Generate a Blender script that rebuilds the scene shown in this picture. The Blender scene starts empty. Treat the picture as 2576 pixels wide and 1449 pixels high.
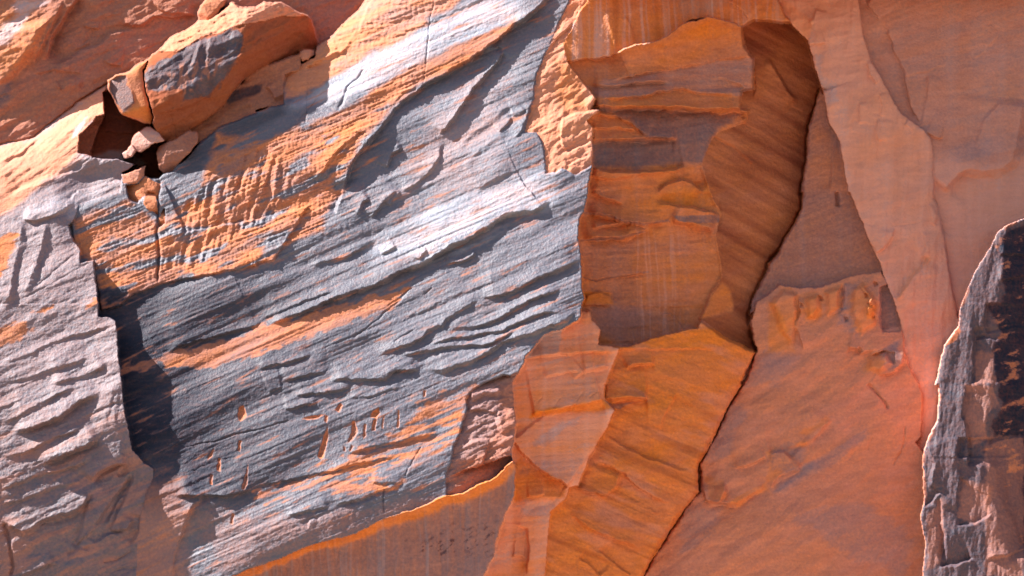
import bpy, math
import numpy as np
from mathutils import Vector, Matrix

# ------------------------------------------------------------------ camera, sky, sun, exposure
scene = bpy.context.scene
CAM_Y, CAM_Z, PITCH, HALF = -150.0, 1.7, math.radians(20.0), 30.0 / 159.63
cam_data = bpy.data.cameras.new("camera")
cam = bpy.data.objects.new("camera", cam_data)
scene.collection.objects.link(cam)
cam.location = (0, CAM_Y, CAM_Z)
cam.rotation_euler = (math.pi / 2 + PITCH, 0, 0)
cam_data.angle = 2 * math.atan(HALF)
cam_data.clip_end = 20000
scene.camera = cam

SUN_DIR = Vector((-0.700, -0.085, 0.709)).normalized()      # towards the sun
world = bpy.data.worlds.new("World"); scene.world = world; world.use_nodes = True
wn = world.node_tree.nodes; wl = world.node_tree.links
sky = wn.new('ShaderNodeTexSky'); sky.sky_type = 'NISHITA'; sky.sun_disc = False
sky.sun_elevation = math.asin(SUN_DIR.z); sky.sun_rotation = math.atan2(SUN_DIR.x, SUN_DIR.y)
wl.new(sky.outputs[0], wn['Background'].inputs[0]); wn['Background'].inputs[1].default_value = 0.055
sun = bpy.data.lights.new("sun", 'SUN'); sun.energy = 5.0; sun.angle = math.radians(0.5); sun.color = (1.0, 0.95, 0.88)
sun_o = bpy.data.objects.new("sun", sun); scene.collection.objects.link(sun_o)
sun_o.rotation_euler = SUN_DIR.to_track_quat('Z', 'Y').to_euler()
scene.view_settings.view_transform = 'Standard'; scene.view_settings.look = 'None'
scene.view_settings.exposure = 1.52; scene.view_settings.gamma = 1
scene.cycles.max_bounces = 8; scene.cycles.diffuse_bounces = 5

# ------------------------------------------------------------------ sample grid over the cliff (unit: 1/2576 of the frame width)
STEP = 2.0
def axis(lo, hi, far_lo, far_hi):
    a = list(np.arange(lo, hi + .1, STEP)); s = STEP; b = []
    v = lo
    while v > far_lo: s *= 1.18; v -= s; b.append(v)
    s = STEP; v = hi; c = []
    while v < far_hi: s *= 1.18; v += s; c.append(v)
    return np.array(b[::-1] + a + c)
GX = axis(-60, 2636, -900, 3300); GY = axis(-60, 1510, -900, 3850)
X, Y = np.meshgrid(GX, GY)
NY, NX = X.shape

rng = np.random.RandomState(7)
PERM = rng.permutation(1024); ANG = rng.rand(1024) * 2 * np.pi
GRX, GRY = np.cos(ANG), np.sin(ANG)
def perlin(x, y, seed=0):
    xi = np.floor(x).astype(np.int32); yi = np.floor(y).astype(np.int32)
    xf = x - xi; yf = y - yi
    u = xf * xf * xf * (xf * (xf * 6 - 15) + 10); v = yf * yf * yf * (yf * (yf * 6 - 15) + 10)
    def g(ix, iy, fx, fy):
        k = PERM[(PERM[(ix + seed * 57) & 1023] + iy) & 1023]
        return GRX[k] * fx + GRY[k] * fy
    a = g(xi, yi, xf, yf); b = g(xi + 1, yi, xf - 1, yf)
    c = g(xi, yi + 1, xf, yf - 1); d = g(xi + 1, yi + 1, xf - 1, yf - 1)
    return 1.4 * ((a + (b - a) * u) + ((c + (d - c) * u) - (a + (b - a) * u)) * v)
def noise(sx, sy=None, ang=0.0, octv=1, seed=0, gain=.5, ridged=False, x=None, y=None):
    x = X if x is None else x; y = Y if y is None else y
    sy = sx if sy is None else sy
    ca, sa = math.cos(math.radians(ang)), math.sin(math.radians(ang))
    p = (x * ca - y * sa) / sx; q = (x * sa + y * ca) / sy      # long axis rises to the right by ang
    r = np.zeros_like(p); amp = 1.0
    for o in range(octv):
        n = perlin(p + 13.7 * o, q + 5.1 * o, seed + o)
        if ridged: n = 1 - 2 * np.abs(n)
        r += amp * n; amp *= gain; p = p * 2.03; q = q * 2.03
    return r
def ss(a, b, v):
    t = np.clip((v - a) / (b - a), 0, 1); return t * t * (3 - 2 * t)

WX = X + 2.2 * noise(34, octv=2, seed=11) + 1.3 * noise(9, seed=13)
WY = Y + 2.2 * noise(34, octv=2, seed=12) + 1.3 * noise(9, seed=14)

# photo tiles -> grid units: column, row of a 4 x 3 tiling, tile coordinates 0..1932 x 0..1449
def T(c, r, *pts): return [(c * 644 + x / 3.0, r * 483 + y / 3.0) for x, y in pts]

def window(pts, m):
    xs = [p[0] for p in pts]; ys = [p[1] for p in pts]
    i0, i1 = np.searchsorted(GX, [min(xs) - m, max(xs) + m]); j0, j1 = np.searchsorted(GY, [min(ys) - m, max(ys) + m])
    return slice(max(j0 - 1, 0), j1 + 1), slice(max(i0 - 1, 0), i1 + 1)
def sd_poly(pts, m=60):
    """signed distance, positive inside"""
    w = window(pts, m); px, py = WX[w], WY[w]
    d2 = np.full(px.shape, 1e12); ins = np.zeros(px.shape, bool); n = len(pts)
    for k in range(n):
        ax, ay = pts[k]; bx, by = pts[(k + 1) % n]
        ex, ey = bx - ax, by - ay; L = ex * ex + ey * ey + 1e-9
        t = np.clip(((px - ax) * ex + (py - ay) * ey) / L, 0, 1)
        d2 = np.minimum(d2, (px - ax - t * ex) ** 2 + (py - ay - t * ey) ** 2)
        if abs(ey) > 1e-9:
            cond = ((ay > py) != (by > py)) & (px < (py - ay) * ex / ey + ax); ins ^= cond
    out = np.full(X.shape, -float(m)); d = np.sqrt(d2)
    out[w] = np.maximum(np.where(ins, d, -d), -m)
    return out
def sd_line(pts, m):
    """signed distance to a polyline (left-to-right: positive above; top-down: positive on the right), position along it"""
    w = window(pts, m); px, py = WX[w], WY[w]
    best = np.full(px.shape, 1e12); sg = np.ones(px.shape); al = np.zeros(px.shape)
    seg = [math.dist(pts[k], pts[k + 1]) for k in range(len(pts) - 1)]; tot = sum(seg); acc = 0
    for k in range(len(pts) - 1):
        ax, ay = pts[k]; bx, by = pts[k + 1]; ex, ey = bx - ax, by - ay; L = ex * ex + ey * ey + 1e-9
        t = np.clip(((px - ax) * ex + (py - ay) * ey) / L, 0, 1)
        rx, ry = px - ax, py - ay
        d2 = (rx - t * ex) ** 2 + (ry - t * ey) ** 2
        c = -(ex * ry - ey * rx)
        m_ = d2 < best
        best = np.where(m_, d2, best); sg = np.where(m_, np.where(c >= 0, 1, -1), sg)
        al = np.where(m_, (acc + t * seg[k]) / tot, al); acc += seg[k]
    return w, np.sqrt(best) * sg, al, tot
LW1 = 3.5 * noise(90, octv=2, seed=111); LWJ = 2.2 * noise(13, octv=2, seed=112); LW2 = noise(40, seed=91); LW3 = noise(170, octv=2, seed=92)
def strata(period, ang, amp, seed, wob=16):
    f = (Y + X * math.tan(math.radians(ang)) + wob * noise(520, 80, ang, octv=3, seed=seed) + .12 * period * noise(18, 9, ang, octv=2, seed=seed + 3)) / period
    q = f - np.floor(f); q = np.where(q < .88, q / .88, (1 - q) / .12)
    return amp * (q - .5) * ss(-.1, .5, noise(430, 60, ang, octv=2, seed=seed + 5))
def ledge(h, pts, d, w=5, up=60, dn=25, r=.35, flip=False, taper=.16):
    """a step: rock above the line stands d proud, its underside spread over w, a hollow below"""
    m = max(up, dn) * 3
    win, s, al, tot = sd_line(pts, m)
    if flip: s = -s
    s = s + (LW1[win] + LWJ[win] * np.exp(-np.abs(s) / 7)) * min(1, tot / 200)
    wv = w * (1 + .7 * LW2[win])
    f = np.where(s >= 0, np.exp(-np.maximum(s, 0) / up),
        np.where(s > -wv, 1 + (1 + r) * s / wv, -r * np.exp(np.minimum(s + wv, 0) / dn)))
    e = ss(0, taper, al) * ss(0, taper, 1 - al) * ss(m, m * .6, np.abs(s))
    k = np.clip(1 + .6 * LW3[win], .25, 2)
    h[win] += LS * d * f * e * k
LS = 1.5
def groove(h, pts, d, w=2.0, taper=.05):
    win, s, al, tot = sd_line(pts, w * 4 + 6)
    ww = w * (1 + .5 * LW2[win])
    h[win] -= d * np.exp(-(s / ww) ** 2) * ss(0, taper, al) * ss(0, taper, 1 - al)
def patch(h, pts, dh, gx=0, gy=0, w=3, both=False):
    sd = sd_poly(pts); cx = sum(p[0] for p in pts) / len(pts); cy = sum(p[1] for p in pts) / len(pts)
    k = ss(-w, w, sd) if both else ss(0, w, sd)
    h += k * (dh + gx * (X - cx) + gy * (Y - cy))
def plane(h0, x0, y0, gx, gy): return h0 + gx * (X - x0) + gy * (Y - y0)
def cut(h, p, q, k, soft=4):
    """bend the surface back past the line p->q (the side on its right when walking, image y down)"""
    ex, ey = q[0] - p[0], q[1] - p[1]; L = math.hypot(ex, ey)
    s = ((X - p[0]) * -ey + (Y - p[1]) * ex) / L + 2.5 * noise(28, octv=2, seed=17)
    h -= k * np.where(s > soft, s - soft / 2, np.where(s > 0, s * s / (2 * soft), 0))

H = plane(-220, 300, 150, .05, .1); ID = np.zeros(X.shape, np.int16)
# pigment masks: varnish (dark blue-grey manganese skin), orange (fresh iron-rich stone, bounce glow), pale (pale stone, painted sheen), dark (thick varnish, painted shade)
V = np.zeros(X.shape); O = np.full(X.shape, .3); PL = np.zeros(X.shape); DK = np.zeros(X.shape)
REG = []     # index -> (thing, part)
def region(thing, part, pts, h, v=0., o=.3, p=0., dk=0., w=2.0, rnd=0, rw=12, sd=None):
    global H, V, O, PL, DK
    i = len(REG) + 1; REG.append((thing, part))
    sd = sd_poly(pts, 80) if sd is None else sd
    k = ss(-1.6 * w, .2, sd)
    if rnd: h = h - rnd * np.exp(-np.maximum(sd, 0) / rw)
    H = H * (1 - k) + h * k; ID[sd > 0] = i
    kk = sd > 0
    V = np.where(kk, v, V); O = np.where(kk, o, O); PL = np.where(kk, p, PL); DK = np.where(kk, dk, DK)
    return kk
def blob(pts, w=10, nz=8, sc=30, ang=25, an=3.0):
    """soft mask with a noisy border"""
    sd = sd_poly(pts, 90) + nz * noise(sc * an, sc, ang, octv=3, seed=31)
    return ss(-w, w, sd)

# common relief
N_FINE = noise(16, 6, 24, octv=2, seed=41) * .9 + noise(7, 4, -40, seed=43) * .55
N_MID = noise(90, 26, 24, octv=3, seed=45)
N_BIG = noise(420, 150, 24, octv=2, seed=47)
N_ISO = noise(60, octv=4, seed=49); N_SM = noise(8, octv=2, seed=50)
BED = noise(600, 9, 23, octv=2, seed=51)                   # thin bedding
BEDH = noise(700, 14, 3, octv=3, seed=52)                  # nearly level bedding in the alcove
XS = X + 16 * noise(140, 330, seed=55) + 3.5 * noise(30, 70, seed=56)
STREAK = noise(10, 420, 0, octv=3, seed=53, x=XS)                 # run-off streaks
STREAKW = noise(34, 600, 0, octv=2, seed=54, x=XS)

# ================================================================== outlines and relief of the rock masses
# ---- back wall, upper left
h = -296 - .10 * (np.clip(X, -60, 900) - 300) + 9 * N_BIG + 4 * N_MID + 2 * N_ISO + 3.5 * noise(110, 40, 28, octv=4, seed=171, ridged=True) + strata(40, 22, 3, 173)
ledge(h, T(0,0,(900,170),(1000,190),(1080,180),(1150,130),(1280,125),(1500,110)), 7, 5, 50, 20)
ledge(h, T(0,0,(1150,0),(1220,80),(1300,95),(1480,100)), 6, 6, 40, 20)
ledge(h, T(0,0,(360,480),(420,480),(560,420),(620,370),(740,330),(830,240),(1000,210)), -6, 5, 40, 30, r=.6)
ledge(h, T(0,0,(580,360),(700,280),(740,260)), -4, 4, 30, 20)
ledge(h, T(0,0,(620,190),(700,210),(760,220)), 4, 4, 30, 15)
ledge(h, T(0,0,(360,470),(400,330),(500,150),(560,60),(620,-40)), -14, 8, 60, 40, r=.8, flip=True)
ledge(h, T(0,0,(240,480),(330,300),(400,150),(480,0)), 8, 5, 80, 40, flip=False)
ledge(h, T(0,0,(230,560),(420,520),(640,560)), 4, 4, 30, 15)
ledge(h, T(0,0,(780,450),(830,480),(930,500)), 4, 4, 30, 15)
patch(h, T(0,0,(-300,100),(160,160),(400,130),(330,300),(230,480),(140,570),(30,680),(-300,900)), 18, .3, .08, 30)
patch(h, T(0,0,(400,600),(430,590),(450,640),(470,690),(420,660)), 6, .3, .3, 4)
patch(h, T(0,0,(480,580),(520,560),(640,590),(620,680),(520,720),(480,660)), 7, .05, .05, 14)
h -= 1.5 * np.maximum(0, noise(14, 160, 4, octv=2, seed=61))
BWP = [(-950,-950), (1100,-950), (980,-40), (930,30), (860,60), (810,130), (720,190), (715,330), (560,420), (300,420), (-950,600)]
region('pink_rock_face', None, BWP, h, v=.18, o=.3, p=.06, dk=.25)
k = blob(T(0,0,(-200,60),(120,40),(300,120),(400,150),(230,480),(0,700),(-200,800)), 25); SL = k; DK = np.where(ID == len(REG), DK * (1 - k), DK)
O = np.where(k > .01, O + k * .35, O)
for q in (T(0,0,(-30,260),(40,170),(100,130),(240,60),(300,50),(200,150),(60,330),(-30,380)), T(0,0,(80,40),(130,0),(380,0),(250,90),(150,110))):
    k = blob(q, 8, 6, 14); PL = np.maximum(PL, k * .85); V = np.maximum(V, k * .5)
k = blob(T(0,0,(-60,640),(100,600),(70,760),(-60,860)), 12); V = np.maximum(V, .6 * k)
k = blob(T(1,0,(230,-60),(820,-60),(680,160),(560,280),(455,340),(430,200),(390,120)), 6); V = np.maximum(V, .35 * k); DK = np.maximum(DK, .25 * k); O = O * (1 - .3 * k)

# ---- right upper wall (everything right of the slab starts as this)
h = plane(-190, 2400, 400, .03, -.03) + 6 * N_BIG + 2.2 * N_ISO + .5 * BED
ledge(h, T(3,0,(1180,980),(1260,1030),(1320,1040)), 5, 5, 30, 15)
ledge(h, T(3,0,(1320,1449),(1380,1370),(1440,1310),(1520,1270),(1640,1285),(1790,1258),(1850,1200),(1870,1130),(1905,900),(1925,750)), 15, 22, 90, 30, taper=.06)
ledge(h, T(3,0,(740,0),(790,70),(850,150)), 7, 4, 40, 14)
ledge(h, T(3,0,(850,150),(930,330),(1000,520),(1040,700),(1100,860),(1160,960)), -9, 5, 50, 90, r=.3, flip=True)
ledge(h, T(3,0,(1215,540),(1205,720),(1165,950)), 4, 5, 60, 40)
ledge(h, T(3,0,(1000,570),(1200,530),(1370,480)), 2, 4, 40, 12)
ledge(h, T(3,0,(1550,450),(1640,380),(1760,230)), 2.5, 4, 50, 20)
ledge(h, T(3,0,(1560,1120),(1640,900),(1760,760)), 2.5, 4, 50, 20, flip=True)
ledge(h, T(3,1,(1240,170),(1260,260),(1300,200)), 5, 4, 30, 15)
groove(h, T(3,0,(1230,1060),(1245,1250),(1248,1449)), 4, 1.6); 
groove(h, T(3,1,(1248,0),(1250,60),(1300,200),(1340,450),(1370,650),(1410,880),(1440,1010)), 9, 2.4)
WP = [(1400,-950), (3400,-950), (3400,3900), (1400,3900)]
region('streaked_rock_face', None, WP, h, v=.10, o=.12, p=.26)
k = blob(T(3,0,(1100,1100),(1500,1270),(1800,1260),(1990,1150),(1990,1449)) + T(3,1,(1990,205),(1750,400),(1450,1100),(1250,700),(1200,200)), 24, 14); PL = np.where(ID == len(REG), PL + .42 * k, PL); V = np.where(ID == len(REG), V * (1 - k), V)
k = ss(-.1, .5, noise(500, 26, 14, octv=4, seed=211)); V = np.where(ID == len(REG), V + .16 * k * (1 - PL), V)

# ---- brow: overhanging streaked rock above the alcove (runs out of the frame above)
h = plane(-80, 1480, 100, -.13, .02) + 3 * noise(40, 900, 0, octv=2, seed=63) + 3 * N_ISO * .4
h += 190 * ss(-8, -80, Y)  # unseen bulge above the frame, added to keep the right side in shade
ledge(h, T(2,0,(700,60),(740,200),(780,300),(790,390)), 1.5, 8, 40, 30); ledge(h, T(2,0,(860,100),(930,260),(935,340)), -4, 6, 40, 30)
ledge(h, T(2,0,(1640,0),(1720,60),(1800,140)), 5, 5, 40, 15)
BROW = [(1460,-950), (3400,-950), (3400,-60), (2092,-30)] + T(3,0,(80,0),(130,110),(190,200)) + T(2,0,(2000,210),(1932,230),(1830,225),(1740,205),(1640,160),(1480,122),(1380,145),(1280,185),(1200,250),(1080,315),(930,335),(800,390),(740,425),(550,450),(430,480),(200,560),(160,300),(330,0))
kk = region('rock_overhang', None, BROW, h, v=.06, o=.55, p=.1)
k = ss(-.1, .6, STREAKW + .5 * STREAK); PL = np.where(kk, PL + .4 * k, PL); O = np.where(kk, O + .2 * (1 - k), O); k = ss(.2, .7, -STREAKW); DK = np.where(kk, .25 * k, DK)
k = blob(T(2,0,(1240,-40),(1640,-20),(1480,120),(1280,150)), 25); V += .35 * k * kk; PL += .2 * k * kk

# ---- alcove back wall
LS = 2.3
h = plane(-150, 1490, 500, -.24, -.10) + 5 * N_BIG + strata(44, 2, 3, 191) + 1.5 * noise(140, 30, 4, octv=4, seed=193, ridged=True) + .8 * BEDH
LIP = T(2,0,(740,430),(800,395),(930,340),(1080,320),(1200,255),(1280,190),(1480,127),(1640,165),(1740,210),(1830,230),(1932,235))
win, s, al, tot = sd_line(LIP, 220)
h[win] += 72 * np.exp(np.minimum(s, 0) / 44) * ss(0, .1, al)
ledge(h, T(2,0,(720,605),(1000,552),(1240,512),(1560,452),(1840,430)), 3, 3, 60, 40, r=.8)
ledge(h, T(2,0,(560,650),(720,640),(900,625),(1210,605)), 7, 6, 25, 25)
ledge(h, T(2,0,(1480,585),(1600,590),(1740,640),(1780,690)), 5, 6, 30, 20)
ledge(h, T(2,0,(630,740),(860,735),(1060,710),(1220,668),(1400,690),(1720,720)), 5, 5, 25, 25, r=.5)
ledge(h, T(2,0,(600,795),(900,798),(1250,798),(1500,815),(1730,815),(1800,835)), 16, 12, 40, 60, r=.5, taper=.05)
groove(h, T(2,0,(1720,815),(1770,815),(1800,850),(1780,880),(1730,890)), 5, 1.5)
ledge(h, T(2,0,(580,850),(800,880),(900,930),(950,980),(1040,1030)), 6, 4, 40, 20, flip=False)
ledge(h, T(2,0,(600,965),(800,955),(950,985)), 5, 6, 30, 25)
ledge(h, T(2,0,(590,1045),(800,1055),(950,1045),(1100,1030),(1250,1045)), 9, 11, 30, 40, r=.5, taper=.06)
ledge(h, T(2,0,(600,1255),(720,1270),(930,1280),(1100,1275),(1300,1245)), -9, 8, 40, 25, r=1, taper=.06)
ledge(h, T(2,0,(930,1320),(1100,1290),(1290,1265)), 5, 7, 30, 25)
ledge(h, T(2,0,(590,1330),(720,1345),(880,1330),(930,1300)), 5, 5, 25, 20)
ledge(h, T(2,0,(1080,1449),(1180,1380),(1280,1345),(1360,1370),(1450,1449)), -8, 5, 60, 40, r=.5)
ledge(h, T(2,1,(590,0),(700,40),(850,85)), 8, 6, 30, 30)
ledge(h, T(2,1,(540,150),(700,165),(860,215),(1000,240),(1180,212)), 9, 9, 40, 30, r=.5)
ledge(h, T(2,1,(600,270),(760,240),(860,225)), 5, 6, 25, 15)
ledge(h, T(2,1,(520,360),(640,345),(820,340),(980,300),(1060,250)), 9, 9, 40, 40, r=.4)
ledge(h, T(2,1,(1070,50),(1200,90),(1380,110),(1580,165)), -6, 6, 50, 20, r=1)
ledge(h, T(2,1,(1190,175),(1260,215),(1380,240),(1540,275)), 9, 14, 30, 40)
patch(h, T(2,1,(860,250),(900,235),(950,255),(940,300),(880,310)), 5, .1, -.1, 4)
ledge(h, T(2,1,(530,650),(640,665),(760,640),(1030,595)), 5, 5, 40, 20)
ledge(h, T(2,1,(530,840),(560,770),(660,745),(740,770),(760,840)), -7, 5, 25, 25, r=.5)
ledge(h, T(2,1,(525,850),(640,855),(760,850)), 5, 5, 20, 25)
ledge(h, T(2,1,(1110,910),(1200,920),(1260,970),(1310,1050)), -4, 4, 30, 20)
for x0 in (1900, ):
    h += .02 * (X - x0) * (X > x0)
A1 = T(2,0,(160,300),(430,470),(550,450),(740,430),(800,395),(930,340),(1080,320),(1200,255),(1280,190),(1480,127),(1640,165),(1740,210),(1830,230),(1932,240)) + T(3,0,(60,240),(400,700)) + T(2,1,(1850,740),(1700,960)) + T(2,1,(1400,1030),(1130,1090),(1000,1130),(870,1170),(810,1200),(300,1200),(300,0))
kk = region('alcove_rock_face', None, A1, h, v=.05, o=.60)  # own orange, oversaturated to stand for light bouncing inside the alcove
k = blob(T(2,1,(880,330),(1250,330),(1250,1150),(860,1150)), 30, 12) * ss(.05, .6, STREAK + .6 * STREAKW); PL = np.where(kk, PL + .3 * k, PL)
O = np.where(kk, O + .14 * noise(300, 40, 3, octv=3, seed=241), O)
k = blob(T(2,0,(620,825),(1000,815),(1720,870),(1560,975),(1500,1060),(1440,1230),(1290,1240),(1080,1240),(940,1270),(620,1250),(600,1080),(1240,1050),(1040,1040),(950,960),(880,900)), 8, 6, 18, 3)
PBM = k; V = np.where(kk, np.maximum(V, k * .6), V); DK = np.where(kk, .12 * k, DK); O = np.where(kk, O - .3 * k, O)
k = blob(T(2,0,(560,650),(760,600),(1240,520),(1560,460),(1830,440),(1820,680),(1720,720),(1220,680),(900,740),(640,720)), 8, 6, 18, 3)
V = np.where(kk, np.maximum(V, k * .48 * (.6 + .6 * BEDH)), V); O = np.where(kk, O - .3 * k, O); PL = np.where(kk, PL + .15 * k, PL)
k = blob(T(2,1,(1060,30),(1500,-90),(1590,170),(1300,120)), 8, 6, 14); O = np.where(kk, O + .14 * k, O)
k = blob(T(2,1,(530,420),(900,400),(940,700),(1000,1100),(860,1170),(680,1060),(600,900),(530,800)), 20, 10, 30, 80); V = np.where(kk, V + .16 * k, V); O = np.where(kk, O - .15 * k, O)
k = blob(T(2,1,(580,860),(940,880),(1380,1030),(900,1180),(680,1090)), 10, 6, 30, 5); V = np.where(kk, V + .13 * k, V); O = np.where(kk, O - .2 * k, O)
k = blob(T(2,1,(530,750),(740,750),(760,850),(530,850)), 4, 3); O = np.where(kk, O + .25 * k, O); V = np.where(kk, V * (1 - k), V)
for q in (T(2,1,(540,150),(700,160),(860,212),(1000,238),(1180,210),(1190,222),(1000,252),(850,232),(700,182),(540,165)),
          T(2,1,(520,365),(640,345),(820,335),(980,295),(1010,305),(830,355),(640,372)),
          T(2,1,(1200,175),(1560,172),(1580,230),(1380,240),(1260,215)), T(2,1,(530,650),(640,660),(1030,592),(1030,604),(760,655),(640,685))):
    k = blob(q, 3, 2, 12, 3); V = np.where(kk, np.maximum(V, .6 * k), V)
k = blob(T(2,0,(800,400),(1200,300),(1480,135),(1740,215),(1500,300),(1100,370)), 14, 6); CEIL = k; O = np.where(kk, O + .25 * k, O)

# ---- lower alcove (browner recess running down to the bottom of the frame)
h = plane(-120, 1600, 1000, -.26, -.11) + 5 * N_BIG + strata(90, -14, 2.5, 185, 40) + 4 * noise(170, 80, -20, octv=5, seed=187, ridged=True) + 1.2 * noise(500, 18, -25, octv=3, seed=65)
ledge(h, T(2,1,(650,1190),(900,1180),(1200,1175),(1560,1185)), 3, 4, 40, 20)
ledge(h, T(2,1,(860,1330),(900,1300),(1085,1290)), 7, 6, 25, 20)
ledge(h, T(2,2,(690,105),(880,102),(1030,100)), 14, 9, 40, 40, taper=.08)
ledge(h, T(2,2,(700,360),(860,480),(1010,540),(1120,570),(1250,620),(1350,665)), -6, 5, 50, 25)
ledge(h, T(2,2,(590,560),(700,600),(850,680),(960,790),(1150,880),(1200,900)), 4, 5, 40, 20)
ledge(h, T(2,2,(470,770),(560,810),(650,830),(690,850),(780,780),(830,650)), 9, 4, 50, 25, flip=False)
ledge(h, T(2,2,(430,960),(600,1080),(780,1170),(880,1190),(980,1250)), 6, 9, 40, 30)
ledge(h, T(2,2,(650,1240),(720,1300),(820,1380),(900,1449)), -4, 4, 30, 20)
ledge(h, T(2,2,(500,1300),(600,1370),(680,1449)), -4, 4, 30, 20)
ledge(h, T(2,2,(1110,350),(1140,260),(1200,140),(1250,60)), 3, 5, 40, 20)
A4 = T(2,1,(300,1170),(810,1170),(880,1165),(1000,1125),(1130,1085),(1400,1025),(1430,975),(1700,965),(1810,930),(1860,1200),(1780,1449)) + T(2,2,(1760,0),(1640,200),(1430,600),(1430,810),(1310,960),(1090,1310),(950,1560),(-200,1700),(0,500))
kk = region('alcove_hollow', None, A4, h, v=.05, o=.78)
k = ss(.0, .7, noise(420, 24, -24, octv=4, seed=243)) * ss(900, 1150, Y); DK = np.where(kk, np.clip(DK + .4 * k, 0, 1), DK); k = ss(.1, .7, noise(200, 60, -20, octv=4, seed=245)); O = np.where(kk, O - .3 * k, O); PL = np.where(kk, PL + .12 * k, PL)
k = blob(T(2,2,(700,120),(760,150),(1030,130),(880,155),(820,185),(740,180)), 3, 2); V = np.where(kk, np.maximum(V, .6 * k), V)
k = blob(T(2,1,(830,1160),(1400,1040),(1700,970),(1600,1110),(1560,1180),(900,1180)), 6, 4); O = np.where(kk, O + .2 * k, O)
k = blob(T(2,2,(400,900),(900,1000),(1150,950),(980,1260),(600,1100)), 20, 14); DK = np.where(kk, DK + .12 * k, DK)

LS = 1.5
# ---- dark wing on the right flank of the alcove
h = plane(-262, 1900, 400, -.38, -.03) + 4 * N_BIG + strata(64, -30, 1.8, 181, 40) + 1.6 * noise(130, 40, -30, octv=3, seed=183, ridged=True) + 1.6 * noise(420, 22, -28, octv=3, seed=66) * ss(-.5, .6, noise(160, seed=67))
ledge(h, T(2,0,(1830,440),(1850,600),(1830,760)), 3, 6, 40, 30)
ledge(h, T(3,0,(0,430),(60,560),(140,680),(230,780)), 7, 8, 40, 30, flip=True)
ledge(h, T(2,1,(1580,0),(1600,330),(1640,640)), 3, 8, 60, 40)
ledge(h, T(2,0,(1500,1010),(1680,1090),(1820,1230),(1860,1380)), 4, 7, 40, 30)
groove(h, T(3,0,(390,680),(350,830),(312,950),(290,1200),(252,1449)), 14, 3)
A2 = T(2,0,(1745,205),(1760,340),(1830,440),(1830,680),(1740,690),(1735,815),(1800,835),(1775,920),(1560,1000),(1500,1060),(1430,1250),(1500,1449)) + T(2,1,(1520,60),(1580,160),(1540,320),(1590,640),(1500,790),(1430,960),(1620,1100),(1860,1210),(1900,700)) + T(3,1,(60,560),(290,150)) + T(3,0,(270,1449),(330,950),(420,690),(330,310),(190,190),(0,170)) + T(2,0,(1832,160))
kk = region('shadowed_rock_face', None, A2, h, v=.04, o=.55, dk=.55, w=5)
k = noise(600, 30, -30, octv=4, seed=213); DK = np.where(kk, np.clip(.44 + .34 * k + .25 * noise(160, octv=2, seed=215), 0, 1), DK)  # flank's shadow painted in as dark red pigment, banded at random
# orange seam that bridges flank and crack below
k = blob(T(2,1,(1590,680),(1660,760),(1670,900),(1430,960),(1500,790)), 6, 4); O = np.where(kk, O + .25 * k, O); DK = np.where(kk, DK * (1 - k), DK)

# ---- mauve leaning panel right of the crack
h = plane(-236, 2100, 620, .12, .02) + 3 * N_BIG + 1.3 * BED + 1.0 * N_ISO
ledge(h, T(3,0,(515,1040),(490,1200),(470,1449)), 5, 4, 30, 20); groove(h, T(3,1,(520,0),(530,110)), 14, 5)
ledge(h, T(3,1,(0,640),(100,450),(200,260),(270,140)), 2, 5, 40, 20)
C = T(3,0,(400,670),(470,910),(560,1060),(640,1449)) + T(3,1,(650,0),(780,330),(880,560),(980,840),(1010,1010),(860,1040),(850,620),(640,660),(420,730),(240,745),(90,715),(-60,830)) + T(2,1,(1790,930),(1810,830),(1850,740),(1932,580)) + T(3,1,(80,450),(180,270),(260,130),(265,0)) + T(3,0,(252,1449),(290,1200),(312,950),(350,830))
kk = region('leaning_slab', None, C, h, v=.34, o=.28)
k = blob(T(3,0,(350,900),(600,1200),(640,1449),(260,1449)), 14, 8); O = np.where(kk, O + .12 * k, O); V = np.where(kk, V - .16 * k, V)
k = blob(T(3,1,(840,640),(900,700),(1010,1010),(850,1010)), 6, 3); V = np.where(kk, V + .2 * k, V)  # small triangular shadow painted as extra varnish

LS = 2.2
# ---- lower right wall with its lumpy peach knuckles
h = plane(-212, 2050, 1000, .1, .01) + 8 * N_BIG + 5 * noise(120, 50, 30, octv=2, seed=68) + 1.2 * N_ISO + 1.6 * noise(150, 45, 35, octv=4, seed=189, ridged=True)
D_LUMPS = (T(3,1,(0,830),(110,720),(230,760),(240,900),(200,1200),(80,1050)), T(3,1,(270,780),(390,760),(410,880),(360,970),(280,960)), T(3,1,(420,740),(560,690),(560,900),(430,960)), T(3,1,(620,720),(710,680),(820,800),(830,1000),(700,1100),(610,930)), T(3,1,(740,1240),(900,1190),(960,1310),(840,1380),(740,1340)))
for q in D_LUMPS: patch(h, q, 17, .06, -.12, 16)
ledge(h, T(3,1,(230,780),(250,900),(215,1000),(270,1200)), 5, 5, 30, 20); ledge(h, T(3,1,(580,680),(590,800),(560,930)), 5, 9, 25, 15)
ledge(h, T(3,1,(600,1160),(700,1180),(715,1230)), 6, 6, 30, 20); ledge(h, T(3,1,(700,680),(780,800),(740,950)), 6, 6, 20, 15)
for a in T(3,1,(250,850),(395,800),(740,780),(770,850),(790,930),(810,690),(700,1190),(590,960)):
    patch(h, [(a[0]-6,a[1]-8),(a[0]+5,a[1]-5),(a[0]+8,a[1]+7),(a[0]-3,a[1]+9)], -9, 0, 0, 3)
ledge(h, T(3,1,(760,1240),(880,1190),(960,1210),(965,1310)), 5, 4, 25, 15); ledge(h, T(3,1,(830,1380),(950,1350),(1010,1290),(1030,1180)), 5, 4, 30, 15)
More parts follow.
